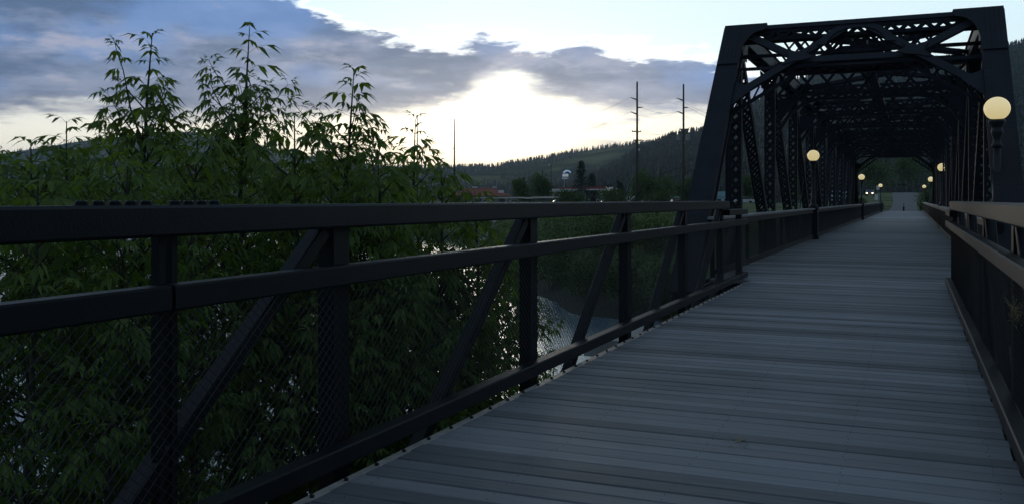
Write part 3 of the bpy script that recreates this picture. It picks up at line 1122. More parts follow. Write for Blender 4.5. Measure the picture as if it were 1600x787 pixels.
def sapling(px, py, d, seed, label, leader=0.9, spread=0.8, zlow=-2.6, dens=1.0, extra=()):
    """box elder sapling whose leader ends at the surveyed point; grows from the river bank"""
    rnd = random.Random(seed)
    tip = at(px, py, d)
    gx, gy = tip.x + rnd.uniform(-.5, .3), tip.y + rnd.uniform(-.5, .5)
    gz = ground_z(gx, gy)
    foot = Vector((gx, gy, gz - 0.15))
    root = empty('box_elder_tree', (gx, gy, gz), label, 'tree', 'box elder saplings on the near bank')
    tw, lf = MB(), MB()
    # main stem
    n = 14
    pts = []
    for i in range(n + 1):
        t = i / n
        w = Vector((math.sin(t * 5 + seed) * 0.10, math.cos(t * 4 + seed * 2) * 0.10, 0)) * (t * (1 - t) * 3)
        pts.append(foot.lerp(tip, t) + w)
    H = tip.z - foot.z
    R0 = 0.012 + 0.0065 * H
    tw.tube(pts, [R0 * (1 - t / n) ** 0.8 + 0.0035 for t in range(n + 1)], 7)

    def stem(z):
        t = max(0, min(1, (z - foot.z) / H)) * n
        i = min(n - 1, int(t))
        return pts[i].lerp(pts[i + 1], t - i)
    # leader with leaves straight on the stem
    z = tip.z - leader
    a = rnd.random() * 3
    while z < tip.z + 0.02:
        t = (tip.z - z) / leader
        p = stem(z)
        a += math.pi / 2 + rnd.gauss(0, .3)
        for s in (0, math.pi):
            if rnd.random() < 0.08: continue
            o = Vector((math.cos(a + s), math.sin(a + s), 0.35 + 0.9 * (1 - t) ** 3))
            compound_leaf(lf, tw, p, o, rnd, 1.02 + 0.62 * min(1, t * 2.0))
        z += 0.072 + 0.03 * t
    # side branches
    z = tip.z - leader * 0.62
    a = rnd.random() * 6
    while z > zlow:
        dep = tip.z - z
        L = spread * (0.27 + 0.40 * min(dep, 2.6)) * rnd.uniform(0.6, 1.15)
        L = min(L, 1.35)
        a += 2.4 + rnd.gauss(0, .3)
        p = stem(z)
        up = 0.95 if dep < 1.5 else 0.6
        leafy_shoot(lf, tw, p, (math.cos(a), math.sin(a), up * rnd.uniform(0.6, 1.2)), L, rnd, 0.007 + 0.004 * L, rnd.uniform(0.85, 1.1), 0.22 if dep < 1.6 else 0.4, bend=0.25)
        if L > 0.8 and rnd.random() < 0.8:
            q = p + Vector((math.cos(a), math.sin(a), up * 0.8)) * (L * 0.35)
            a2 = a + rnd.choice((-1, 1)) * 0.8
            leafy_shoot(lf, tw, q, (math.cos(a2), math.sin(a2), 0.5), L * 0.6, rnd, 0.006, 0.95, 0.2)
        z -= (0.058 if z > -0.5 else 0.14) / dens * rnd.uniform(0.6, 1.4)
    # extra named shoots
    for (ex, ey, ez0, L) in extra:
        e = at(ex, ey, d)
        s0 = stem(tip.z - ez0)
        leafy_shoot(lf, tw, s0, e - s0, (e - s0).length, rnd, 0.011, 1.0, 0.3, bend=0.02, step=0.088)
    # bare basal stems
    for k in range(2):
        q = foot + Vector((rnd.uniform(-.4, .4), rnd.uniform(-.4, .4), 0))
        e = stem(rnd.uniform(-1.5, -0.2)) + Vector((rnd.uniform(-.9, .9), rnd.uniform(-.7, .7), 0))
        m = q.lerp(e, 0.5) + Vector((rnd.uniform(-.15, .15), rnd.uniform(-.15, .15), 0))
        tw.tube([q, m, e], [0.03, 0.022, 0.008], 5)
        for j in range(7):
            t = rnd.uniform(0.35, 1.0)
            b = m.lerp(e, (t - .35) / .65)
            an = rnd.random() * 6.28
            leafy_shoot(lf, tw, b, (math.cos(an), math.sin(an), 0.5), rnd.uniform(0.3, 0.7), rnd, 0.006, 0.9, 0.25)
    tw.build('trunk', M_BARK, root)
    lf.build('crown', M_LEAF, root, False)
    return root


TH = 'box elder deep in the thicket with no top of its own showing above the others'
SAP = [
    # tip px, py, distance, leader, spread, zlow, dens, label
    (238, 52, 8.6, 1.1, 0.78, -2.6, 1.25, 'tall box elder sapling with two leafy shoots against the clouds, left of the tallest one', ((178, 62, 1.05, 0),)),
    (390, 44, 8.8, 1.15, 0.88, -2.6, 1.5, 'tallest box elder sapling with one straight bare-necked shoot over a dense round crown', ((312, 120, 1.1, 0),)),
    (553, 110, 8.4, 0.9, 0.80, -2.4, 1.35, 'box elder sapling with a pointed top standing near the bright sky, beside the bushy gap', ((466, 160, .9, 0),)),
    (649, 186, 9.6, 0.8, 0.72, -2.4, 0.9, 'slender box elder sapling standing alone against the white glow, nearest the thin pole', ()),
    (104, 190, 8.0, 0.55, 0.8, -2.6, 1.0, 'small box elder top with a few drooping leaves in front of the blue hill', ()),
    (48, 222, 7.2, 0.4, 0.9, -2.6, 1.0, 'low box elder sapling crown in front of the left hill', ()),
    (170, 188, 9.8, 0.4, 0.65, -2.6, 1.0, 'low bushy box elder behind the two-shoot sapling', ()),
    (-30, 240, 6.6, 0.4, 0.9, -2.6, 1.0, 'box elder sapling cut by the left edge of the picture', ()),
    (460, 178, 7.4, 0.5, 0.85, -2.6, 1.05, 'bushy box elder sapling between the tallest one and the pointed one', ()),
    (310, 205, 7.0, 0.4, 0.95, -2.7, 1.0, 'leafy box elder low in front, under the tallest sapling', ()),
    (690, 262, 8.8, 0.3, 0.7, -2.6, 0.9, 'low spreading box elder beside the red roof', ()),
    (590, 236, 7.6, 0.35, 0.9, -2.7, 1.0, 'dense low box elder under the pointed sapling', ()),
    (200, 250, 6.0, 0.35, 0.9, -2.7, 0.9, 'nearest low box elder behind the splice posts of the railing', ()),
    (742, 300, 9.4, 0.25, 0.8, -2.9, 0.9, 'lowest box elder branch tips reaching over the rail below the red roof', ()),
    (60, 262, 5.6, 0.3, 0.9, -2.6, 0.9, 'box elder sapling pressed against the left end of the railing', ()),
    (792, 402, 12.0, 0.3, 0.95, -5.2, 1.5, 'yellow-green box elder seen through the mesh beside the thick railing post', ()),
    (690, 395, 9.6, 0.3, 0.9, -3.9, 1.0, 'box elder undergrowth seen below the middle rail by the brace', ()),
    (120, 236, 11.0, .3, .9, -3.0, 1.0, TH, ()), (350, 222, 11.5, .3, .95, -3.0, 1.0, TH, ()), (520, 226, 11.0, .3, .95, -3.2, 1.1, TH, ()),
    (615, 268, 11.0, .3, .9, -3.4, 1.1, TH, ()), (262, 240, 10.6, .3, .95, -3.0, 1.0, TH, ()), (655, 330, 9.4, .3, .95, -4.2, 1.2, TH, ()),
    (775, 425, 12.0, .3, 1.0, -5.4, 1.6, TH, ()), (705, 470, 9.2, .3, 1.0, -4.6, 1.3, TH, ()),
    (560, 330, 7.4, .3, .9, -3.2, 1.1, TH, ()),
    (95, 320, 6.6, .3, .95, -3.0, 1.0, TH, ()), (735, 372, 10.5, .3, .95, -4.6, 1.2, TH, ()), (610, 420, 8.6, .3, .95, -4.2, 1.1, TH, ()),
    (440, 262, 9.8, 0.35, 1.0, -3.0, 1.0, 'box elder filling the gap behind the middle of the sapling row', ()),
]
for i, (px, py, d, le, sp, zl, de, lab, ex) in enumerate(SAP):
    o_ = sapling(px, py, d, 100 + i * 7, lab, le, sp, zl, de, ex)
    if lab is TH: o_['group'] = 'thicket of box elders behind the railing'


def clump_plant(name, label, cat, base, w, h, nleaf, ls, mt, seed, group, trunk=None, power=1.0, parent_label=None):
    """bush or tree: leaf-sized faces in clumps through an uneven volume"""
    rnd = random.Random(seed)
    base = Vector(base)
    root = empty(name, base, label, cat, group)
    tw, lf = MB(), MB()
    cz0 = h * (0.30 if trunk else 0.05)
    ncl = max(8, int(14 * power))
    cls = []
    for k in range(ncl):
        t = rnd.random()
        an = rnd.random() * 6.28
        rr_ = (w / 2) * math.sqrt(rnd.random()) * (1 - 0.55 * abs(t - 0.4)) * 0.8
        c = base + Vector((rr_ * math.cos(an), rr_ * math.sin(an), cz0 + (h - cz0) * (0.12 + 0.76 * t)))
        cls.append((c, (w * 0.20 + h * 0.05) * rnd.uniform(0.7, 1.2)))
    top = base + Vector((0, 0, cz0 + (h - cz0) * 0.4))
    if trunk:
        tw.tube([base - Vector((0, 0, .2)), base.lerp(top, .5) + Vector((rnd.uniform(-.1, .1) * w * .3, 0, 0)), top], [trunk, trunk * .8, trunk * .4], 7)
    for c, r in cls:
        st = top if trunk else base + Vector((rnd.uniform(-.2, .2) * w, rnd.uniform(-.2, .2) * w, -.1))
        tw.tube([st, st.lerp(c, .55) + Vector((0, 0, r * .2)), c], [(trunk or .05) * .4, (trunk or .05) * .25, .01], 4, False)
        for q in range(nleaf // ncl):
            v = Vector((rnd.gauss(0, 1), rnd.gauss(0, 1), rnd.gauss(0, 1)))
            v.normalize()
            p = c + v * (r * (rnd.random() ** 0.45))
            d = (v + Vector((rnd.gauss(0, .5), rnd.gauss(0, .5), rnd.gauss(0, .5)))).normalized()
            sd = d.orthogonal().normalized()
            s = ls * rnd.uniform(0.6, 1.3)
            lf.add([p, p + d * s * .5 + sd * s * .35, p + d * s, p + d * s * .5 - sd * s * .35], [(0, 1, 2, 3)])
    tw.build('trunk', M_BARK, root)
    lf.build('crown', mt, root)
    return root


def conifer(label, base, h, w, seed, group):
    rnd = random.Random(seed)
    base = Vector(base)
    root = empty('conifer_tree', base, label, 'tree', group)
    tw, lf = MB(), MB()
    tw.tube([base - Vector((0, 0, .3)), base + Vector((0, 0, h))], [h * .02, .02], 6)
    for k in range(int(150)):
        t = 0.12 + 0.88 * (k / 150)
        an = k * 2.4 + rnd.random()
        L = w / 2 * (1 - t) ** 0.75 * rnd.uniform(0.55, 1.15) + 0.25
        p0 = base + Vector((0, 0, h * t))
        for q in range(9):
            f = (q + rnd.random()) / 9
            p = p0 + Vector((math.cos(an) * L * f, math.sin(an) * L * f, -L * 0.30 * f + rnd.gauss(0, .12)))
            s = 0.55 * rnd.uniform(.6, 1.2)
            d = Vector((math.cos(an + rnd.gauss(0, .8)), math.sin(an + rnd.gauss(0, .8)), rnd.gauss(-.2, .4))).normalized()
            sd = d.orthogonal().normalized()
            lf.add([p, p + d * s * .5 + sd * s * .3, p + d * s, p + d * s * .5 - sd * s * .3], [(0, 1, 2, 3)])
    tw.build('trunk', M_BARK, root)
    lf.build('crown', M_NEEDLE, root)
    return root


def gpoint(px, d, dz=0.0):
    p = at(px, HY, d)
    return Vector((p.x, p.y, ground_z(p.x, p.y) + dz))


# trees around the petrol station and along the far road
FT = [(815, 282, 222, 3.6, 'round leafy tree at the left of the petrol station canopy'), (845, 275, 226, 4.4, 'taller leafy tree close to the left end of the canopy'),
      (1012, 276, 190, 5.6, 'broad dark leafy tree standing behind the nearer utility pole'), (1036, 282, 200, 4.8, 'leafy tree right of the nearer utility pole, above the bright sign board'),
      (1078, 283, 175, 4.0, 'leafy tree behind the right-hand utility pole, beside the end post'), (1176, 280, 190, 4.2, 'dim leafy tree seen between the first truss posts'),
      (1255, 278, 210, 5.5, 'dim leafy tree seen through the middle truss posts')]
for i, (px, py, d, w, lab) in enumerate(FT):
    b = gpoint(px, d)
    top = at(px, py, d)
    clump_plant('leafy_tree', lab, 'tree', b, w * 1.35, top.z - b.z, 2600, 0.42, M_TREE, 300 + i, 'trees on the far bank', 0.16, 1.6)
for i, (px, py, d, w, lab) in enumerate([(908, 252, 232, 6.5, 'tall dark conifer standing in the middle of the petrol station canopy'), (925, 272, 250, 5.0, 'shorter dark conifer just right of the tall one'),
                                         (969, 284, 266, 4.0, 'small conifer right of the canopy sign')]):
    b = gpoint(px, d)
    conifer(lab, b, at(px, py, d).z - b.z, w, 40 + i, 'conifers by the petrol station')
FB = [(890, 306, 148, 5.5, 'wide low bush on the grassy crest under the left half of the canopy'), (958, 306, 150, 7.5, 'widest low bush on the grassy crest under the canopy sign'),
      (1030, 304, 140, 5.0, 'low bush on the crest under the nearer utility pole'), (820, 338, 96, 2.5, 'small shrub on the grassy far bank seen beside the thick post'),
      (890, 328, 92, 6.0, 'pale shrub thicket on the far bank left of the second post'), (940, 336, 84, 5.0, 'green rounded shrub on the far bank between the rails'),
      (985, 338, 78, 4.5, 'shrub on the far bank right of the second post'), (1030, 340, 74, 4.2, 'dark shrub on the far bank near the braces'),
      (870, 392, 78, 4.5, 'dim shrub low on the far bank behind the mesh'), (925, 405, 70, 4.2, 'dim shrub at the middle of the far bank behind the mesh'),
      (980, 410, 64, 4.0, 'dim shrub above the river edge behind the mesh'), (1035, 405, 62, 3.6, 'dim shrub close to the pier behind the mesh'),
      (765, 348, 178, 5.0, 'low shrub on the far bank above the pale stones')]
for i, (px, py, d, w, lab) in enumerate(FB):
    b = gpoint(px, d)
    h = max(1.2, at(px, py, d).z - b.z)
    clump_plant('shrub', lab, 'shrub', b, w, h, 2200, 0.20 if d < 100 else 0.28, M_BUSH, 500 + i, 'shrubs on the far bank')
# leafy shrubs at the right of the road end
for i, (x, y, w, h, lab) in enumerate([(2.1, 133, 2.6, 2.6, 'leafy shrub at the right of the road end, beside the farthest lamp'), (2.3, 143, 4.0, 4.0, 'taller leafy shrub behind the farthest right lamp'),
                                       (2.6, 153, 3.6, 3.0, 'leafy shrub at the right edge of the road bend'), (-6.4, 128, 2.2, 1.7, 'low shrub at the left of the road end behind the railing')]):
    clump_plant('shrub', lab, 'shrub', (x, y, ground_z(x, y)), w, h, 2600, 0.2, M_BUSH, 620 + i, 'shrubs at the far end of the bridge')
for i, (x, y, w, h, lab) in enumerate([(-10, 300, 10, 9, 'dark round tree left of the road seen through the far portal'), (-1, 320, 11, 12, 'dark tree straight ahead beyond the road'),
                                       (9, 305, 10, 10, 'dark tree right of the road beyond the far portal'), (15, 280, 9, 8, 'dark tree at the far right beyond the shrubs')]):
    clump_plant('leafy_tree', lab, 'tree', (x, y, ground_z(x, y)), w, h, 2600, 0.6, M_TREE, 660 + i, 'trees beyond the road', 0.2, 1.6)

# pale stones at the far waterline
rr = random.Random(12)
for i in range(16):
    p = at(744 + rr.uniform(0, 32), 312, 172 + rr.uniform(-4, 6))
    z = at(760, 377, 152).z + rr.uniform(-.25, .45)
    z = max(ground_z(p.x, p.y), WATER) + 0.15
    mb = MB()
    s = rr.uniform(0.6, 1.3)
    vs = []
    for k in range(3):
        zz, rad = ((-0.4, .75), (0.1, 1.0), (0.5, .55))[k]
        for q in range(7):
            a = q * 6.283 / 7
            r = rad * s * rr.uniform(.75, 1.2)
            vs.append((p.x + r * math.cos(a), p.y + r * math.sin(a) * .8, z + zz * s))
    fs = [(q, (q + 1) % 7, 7 + (q + 1) % 7, 7 + q) for q in range(7)] + [(7 + q, 7 + (q + 1) % 7, 14 + (q + 1) % 7, 14 + q) for q in range(7)] + [tuple(range(14, 21)), tuple(range(6, -1, -1))]
    mb.add(vs, fs)
    tag(mb.build('boulder', M_CONC), 'one of the pale boulders heaped at the far waterline beneath the grassy slope', 'boulder', 'pale boulders at the far waterline')

# reeds and grass on the far bank crest (uncountable)
gb = MB()
for k in range(14000):
    px = rr.uniform(690, 1150)
    d = rr.uniform(72, 205)
    b = gpoint(px, d)
    if b.z < -5.6 or (abs(b.x + 1.1) < 6 and b.y > 60): continue
    h = rr.uniform(0.12, 0.42) if d < 140 else rr.uniform(0.06, 0.22)
    a = rr.random() * 3.14
    w = 0.10
    l = Vector((rr.gauss(0, .12), rr.gauss(0, .12), 0))
    gb.add([b + Vector((-w * math.cos(a), -w * math.sin(a), -.03)), b + Vector((w * math.cos(a), w * math.sin(a), -.03)), b + l + Vector((w * .3, 0, h)), b + l + Vector((-w * .6, 0, h * .8))], [(0, 1, 2, 3)])
M_GRASS = leaf_mat('bank_grass', (0.060, 0.095, 0.032), (0.13, 0.17, 0.065), 0.25)
tag(gb.build('grass', M_GRASS), 'rough green grass covering the far river bank', 'grass', kind='stuff')
# undergrowth on the near bank
ub = MB()
for k in range(15000):
    x, y = rr.uniform(-26, -2.6), rr.uniform(0.5, 22)
    z = ground_z(x, y)
    if z < WATER + 0.1: continue
    p = Vector((x, y, z))
    a = rr.random() * 6.28
    h = rr.uniform(0.15, 0.75)
    d = Vector((math.cos(a) * .6, math.sin(a) * .6, 1)).normalized()
    sd = d.orthogonal().normalized()
    q = p + d * h * .6
    ub.add([q, q + d * h * .3 + sd * .07, q + d * h * .6, q + d * h * .3 - sd * .07], [(0, 1, 2, 3)])
tag(ub.build('undergrowth', M_BUSH), 'dark green undergrowth on the river bank below the saplings', 'undergrowth', kind='stuff')

# ------------------------------------------------------------------ utility poles and wires


def pole(px, ptop, d, label, arms, tip=0.12, rb=0.21):
    b = gpoint(px, d)
    top = at(px, ptop, d)
    top.x, top.y = b.x, b.y
    root = empty('utility_pole', b, label, 'utility pole', 'utility poles on the far bank')
    MB().tube([b - Vector((0, 0, .5)), b.lerp(top, .5), top], [rb, (rb + tip) / 2, tip], 10).build('shaft', M_DARKWOOD, root, True)
    ends = []
    dirx = Vector((CS, SN, 0))
    for (py, l, r, kind) in arms:
        z = at(px, py, d).z
        c = Vector((b.x, b.y, z))
        k = d / F_PX
        rise = 0.35 if kind == 'post' else 0.0
        A, B = c - dirx * (l * k), c + dirx * (r * k)
        if l: A.z += rise if not r else 0
        if r and not l: B.z += 0.05
        if kind == 'post':
            e = A if l else B
            MB().tube([c, c.lerp(e, .5), e], [0.10, 0.09, 0.05], 6).build('insulator', M_INSUL, root)
            ends.append(e)
        elif kind == 'arm':
            MB().bar(A, B, 0.12, 0.14).build('crossarm', M_DARKWOOD, root)
            for t_ in (0.05, 0.35, 0.95):
                p = A.lerp(B, t_)
                MB().tube([p, p + Vector((0, 0, .3))], [0.05, 0.035], 6).build('insulator', M_INSUL, root)
            ends += [A + Vector((0, 0, .25)), B + Vector((0, 0, .25))]
        elif kind == 'drum':
            for e in (A, B):
                MB().lathe(e - Vector((0, 0, .5)), [(0.22, 0), (0.24, .1), (0.24, .8), (0.15, .9)], 10).build('transformer', M_INSUL, root)
            MB().bar(A + Vector((0, 0, .55)), B + Vector((0, 0, .55)), 0.1, 0.12).build('crossarm', M_DARKWOOD, root)
        elif kind == 'light':
            e = A if l else B
            MB().tube([c, e], 0.04, 5).build('bracket', M_INSUL, root)
            MB().lathe(e - Vector((0, 0, .2)), [(0.12, 0), (0.12, .2), (0.05, .3)], 8).build('fitting', M_WHITE, root)
    return root, ends


_, E1 = pole(995.5, 128, 132, 'tall dark utility pole with staggered insulators, nearer to the petrol station', [(156.5, 10, 0, 'post'), (168.5, 0, 9, 'post'), (179, 10, 0, 'post'), (206, 8.5, 6.5, 'arm'), (219.5, 6, 7, 'arm'), (234, 0, 3, 'light')])
_, E2 = pole(1068, 132, 136, 'tall dark utility pole with a double transformer, beside the bridge end post', [(157.5, 10, 0, 'post'), (168.5, 0, 8, 'post'), (178, 10, 0, 'post'), (202.5, 6, 9, 'arm'), (214, 7.5, 7, 'drum'), (226, 2.5, 2.5, 'arm')])
pole(710, 186, 240, 'thin tall pole rising out of the red roofed building against the bright sky', [(232, 1.5, 0, 'light')], 0.12, 0.32)
pole(652, 182, 262, 'thin pole half hidden behind the lone slender sapling', [], 0.11, 0.26)
pole(861.5, 256, 210, 'faint thin street light pole left of the tall sign', [(257, 4, 0, 'light')], 0.06, 0.12)


def wire(p, q, sag, label):
    pts = []
    for i in range(17):
        t = i / 16
        v = p.lerp(q, t)
        v.z -= sag * 4 * t * (1 - t)
        pts.append(v)
    mb = MB().tube(pts, 0.014, 4, False)
    tag(mb.build('power_line', M_WIRE), label, 'power line', 'power lines between the poles')


hts = ['topmost', 'second', 'third', 'fourth', 'fifth']
far_r = at(1420, 150, 150)
far_l = at(560, 150, 330)
step_r = E2[0] - E1[0]
for i in range(5):
    wire(E1[i], E2[i], 0.9, f'{hts[i]} wire strung between the two tall utility poles')
    e = E2[i] + step_r * 3.0 + Vector((0, 0, -0.4))
    wire(E2[i], e, 3.0, f'{hts[i]} wire running from the right pole in behind the truss')
for i in (0, 2):
    wire(E1[i], E1[i] - step_r * 2.2 + Vector((-30, 30, -1.2)), 3.2, f'{hts[i]} wire running left from the nearer tall pole')

# ------------------------------------------------------------------ far-bank buildings, signs, vehicles


class Frame:
    """local frame facing the river: u to the right, v away, z up"""
    def __init__(s, o, yaw=0.0):
        s.o = Vector(o)
        a = YAW + yaw
        s.u = Vector((math.cos(a), math.sin(a), 0))
        s.v = Vector((-math.sin(a), math.cos(a), 0))

    def p(s, u, v, z): return s.o + s.u * u + s.v * v + Vector((0, 0, z))

    def box(s, mb, u0, u1, v0, v1, z0, z1):
        vs = [s.p(u, v, z) for z in (z0, z1) for u, v in ((u0, v0), (u1, v0), (u1, v1), (u0, v1))]
        return mb.add(vs, [(0, 3, 2, 1), (4, 5, 6, 7), (0, 1, 5, 4), (1, 2, 6, 5), (2, 3, 7, 6), (3, 0, 4, 7)])


def text(body, fr, u, v, z, size, m, parent, name='lettering'):
    cu = bpy.data.curves.new(name, 'FONT')
    cu.body = body
    cu.size = size
    cu.extrude = 0.02
    cu.align_x = 'CENTER'
    cu.align_y = 'CENTER'
    cu.materials.append(m)
    tmp = bpy.data.objects.new(name, cu)
    COL.objects.link(tmp)
    bpy.context.view_layer.update()
    me = bpy.data.meshes.new_from_object(tmp.evaluated_get(bpy.context.evaluated_depsgraph_get()))
    bpy.data.objects.remove(tmp)
    o = bpy.data.objects.new(name, me)
    if not me.materials: me.materials.append(m)
    COL.objects.link(o)
    o.parent = parent
    o.location = fr.p(u, v, z) - org_of(parent)
    a = math.atan2(fr.u.y, fr.u.x)
    o.rotation_euler = (R(90), 0, a)
    return o


# red roofed building
d = 268
fr = Frame(at(752, HY, d) * 1.0, 0.0)
fr.o.z = 0.0
k = d / F_PX
root = empty('red_roof_building', fr.o, 'low building with a wide red hipped roof behind the saplings', 'building')
W = 48 * k
mb = MB(); fr.box(mb, -W + 0.8, W - 0.8, 1, 13, -0.3, 2.55); mb.build('wall', M_TAN, root)
e, rdg = 2.5, 4.75
mb = MB()
pts = [fr.p(-W, 0, e), fr.p(W, 0, e), fr.p(W, 14, e), fr.p(-W, 14, e), fr.p(-W + 4.5, 5, rdg), fr.p(W - 5.5, 5, rdg), fr.p(W - 5.5, 9, rdg), fr.p(-W + 4.5, 9, rdg)]
mb.add(pts, [(0, 1, 5, 4), (1, 2, 6, 5), (2, 3, 7, 6), (3, 0, 4, 7), (4, 5, 6, 7), (3, 2, 1, 0)])
rf = mb.build('roof', M_REDROOF, root)
mb = MB(); fr.box(mb, -W + 4.2, W - 5.3, 4.8, 9.2, rdg, rdg + 0.18); mb.build('ridge_coping', M_TAN, rf)
mb = MB(); fr.box(mb, -W + 6, -W + 7.4, 6, 7.4, rdg + .18, rdg + .5); fr.box(mb, -W + 12, -W + 13.2, 6, 7, rdg + .18, rdg + .45); mb.build('vent', M_WHITE, rf)
mb = MB(); fr.box(mb, W - 4.0, W - 2.4, 1.9, 4.6, 3.2, 4.15); mb.build('dormer', M_WHITE, rf)
for uu in (-5, -1.5, 2, 5.2):
    mb = MB(); fr.box(mb, uu, uu + 1.6, 0.96, 1.0, 0.7, 2.1); mb.build('window', M_GLASSD, root)

# petrol station: canopy, shop, pumps, pylon sign
d = 240
k = d / F_PX
fr = Frame(at(910, HY, d)); fr.o.z = 0.0
U = lambda px: (px - 910) * k
Z = lambda py: H_EYE + (HY - py) * k
root = empty('petrol_station_canopy', fr.o, 'long flat petrol station canopy with a red band over a white band', 'canopy')
mb = MB(); fr.box(mb, U(864), U(957), 0, 8, Z(297.3), Z(295.4)); mb.build('white_fascia', M_WHITE, root)
mb = MB()
mb.prism([fr.p(U(866), 0.15, Z(295.4)), fr.p(U(946.5), 0.15, Z(295.4)), fr.p(U(946.5), 0.15, Z(291.8)), fr.p(U(902), 0.15, Z(292.3)), fr.p(U(872), 0.15, Z(294.2))], fr.v * 7.6)
mb.build('red_fascia', M_CANRED, root)
mb = MB(); fr.box(mb, U(947), U(957.6), -0.12, 8.1, Z(297.3), Z(292.8)); sg = mb.build('sign_panel', M_SIGNGLOW, root)
mb = MB(); fr.box(mb, U(948.5), U(956.8), -0.16, -0.122, Z(293.4), Z(292.2)); mb.build('blue_band', M_BLUE, sg)
text('Exxon', fr, U(952.4), -0.17, Z(295.2), 0.62, M_BLUE, sg)
for px in (884, 893, 915, 941.5):
    for vv in (2.0, 6.0):
        mb = MB(); fr.box(mb, U(px) - .16, U(px) + .16, vv, vv + .3, -0.3, Z(297.3)); mb.build('column', M_WHITE, root)
root = empty('petrol_shop', fr.p(U(880), 14, 0), 'pale station shop with big dark windows under the left half of the canopy', 'building')
mb = MB(); fr.box(mb, U(866), U(902), 14, 22, -0.3, Z(299)); mb.build('wall', M_TAN, root)
for a_, b_ in ((868, 876), (877, 885), (889, 899)):
    mb = MB(); fr.box(mb, U(a_), U(b_), 13.94, 13.99, 0.5, 2.4); mb.build('window', M_GLASSD, root)
mb = MB(); fr.box(mb, U(865), U(903), 13.7, 22.3, Z(299), Z(299) + .3); mb.build('roof', M_WHITE, root)
for i, px in enumerate((888, 921, 936)):
    root = empty('fuel_pump', fr.p(U(px), 3.5, -0.1), ('white fuel pump nearest the shop windows', 'white fuel pump under the conifer side of the canopy', 'white fuel pump nearest the blue lettered panel')[i], 'fuel pump', 'fuel pumps under the canopy')
    mb = MB(); fr.box(mb, U(px) - .4, U(px) + .4, 3.3, 3.8, -0.3, 1.6); mb.build('cabinet', M_WHITE, root)
    mb = MB(); fr.box(mb, U(px) - .3, U(px) + .3, 3.27, 3.298, 0.9, 1.4); mb.build('display', M_GLASSD, root)
# tall pylon sign
d = 262
k = d / F_PX
fp = Frame(at(884.5, HY, d)); fp.o.z = 0.0
Zp = lambda py: H_EYE + (HY - py) * k
Up = lambda px: (px - 884.5) * k
root = empty('pylon_sign', fp.o, 'tall pole sign with a pale blue arch over two white lettered panels', 'sign')
mb = MB(); fp.box(mb, Up(881.2), Up(882.2), 0, .3, -0.4, Zp(272)); mb.build('mast', M_INSUL, root)
mb = MB(); fp.box(mb, Up(880), Up(892), -.2, .3, Zp(271.7), Zp(265.6)); ep = mb.build('emblem_panel', M_BLUE, root)
mb = MB()
oo, ii = [], []
for i in range(15):
    a = math.pi * i / 14
    oo.append(fp.p(Up(886) + math.cos(a) * 6.2 * k, -.26, Zp(270.6) + math.sin(a) * 4.7 * k))
    ii.append(fp.p(Up(886.4) + math.cos(a) * 3.6 * k, -.26, Zp(270.6) + math.sin(a) * 2.2 * k))
mb.prism(oo + ii[::-1], fp.v * .05)
mb.build('arch_emblem', M_ARCH, ep)
mb = MB(); fp.box(mb, Up(879), Up(888), -.2, .3, Zp(276.2), Zp(272)); pn = mb.build('upper_panel', M_SIGNGLOW, root)
text('Exxon', fp, Up(883.5), -.21, Zp(273.9), 0.42, M_BLUE, pn)
mb = MB(); fp.box(mb, Up(877.4), Up(888.8), -.2, .3, Zp(280.8), Zp(277.2)); pn = mb.build('lower_panel', M_TEAL, root)
text('FAMILY', fp, Up(883), -.21, Zp(279), 0.55, M_SIGNGLOW, pn)
# tall white price sign
fq = Frame(at(964, HY, 235)); fq.o.z = 0.0
k = 235 / F_PX
root = empty('price_sign', fq.o, 'narrow upright white price sign right of the canopy', 'sign')
mb = MB(); fq.box(mb, -.9 * k, .9 * k, 0, .25, 0.0, H_EYE + (HY - 299) * k); mb.build('lower_panel', M_WHITE, root)
mb = MB(); fq.box(mb, -.8 * k, .8 * k, 0, .25, H_EYE + (HY - 297) * k, H_EYE + (HY - 292.6) * k); mb.build('upper_panel', M_LBLUE, root)
mb = MB(); fq.box(mb, -.3 * k, .3 * k, 0.05, .2, H_EYE + (HY - 299) * k, H_EYE + (HY - 297) * k); mb.build('mast', M_INSUL, root)

# guard rail on the crest
root = empty('guard_rail', gpoint(830, 196), 'pale steel guard rail running along the grassy crest before the red roofed building', 'guard rail')
pa, pb = at(735, HY, 198), at(905, HY, 190)
def crest_d(px):
    best = (-99, 0)
    for k_ in range(60):
        dd = 150 + k_ * 1.5
        q = at(px, HY, dd)
        best = max(best, (round(ground_z(q.x, q.y), 2), -dd))
    return -best[1]


cr = [(px_, crest_d(px_)) for px_ in range(735, 912, 10)]


def grp(t):
    px_ = 735 + 170 * t
    d_ = sum(interp(px_ + o_, cr) for o_ in (-24, -12, 0, 12, 24)) / 5
    p = at(px_, HY, d_)
    p.z = ground_z(p.x, p.y) * 0.3 + 1.25 * 0.7
    return p
mb = MB()
for i in range(40):
    p, q = grp(i / 40), grp((i + 1) / 40)
    for (z, o) in ((0.62, 0.0), (0.72, 0.04), (0.82, 0.0)):
        mb.bar(p + Vector((0, o, z)), q + Vector((0, o, z)), 0.03, 0.10)
mb.build('rail', M_GALV, root)
for i in range(10):
    p = grp((i + .5) / 10)
    MB().box(p.x - .07, p.x + .07, p.y + .06, p.y + .2, p.z - .2, p.z + .8).build('post', M_DARKWOOD, root)


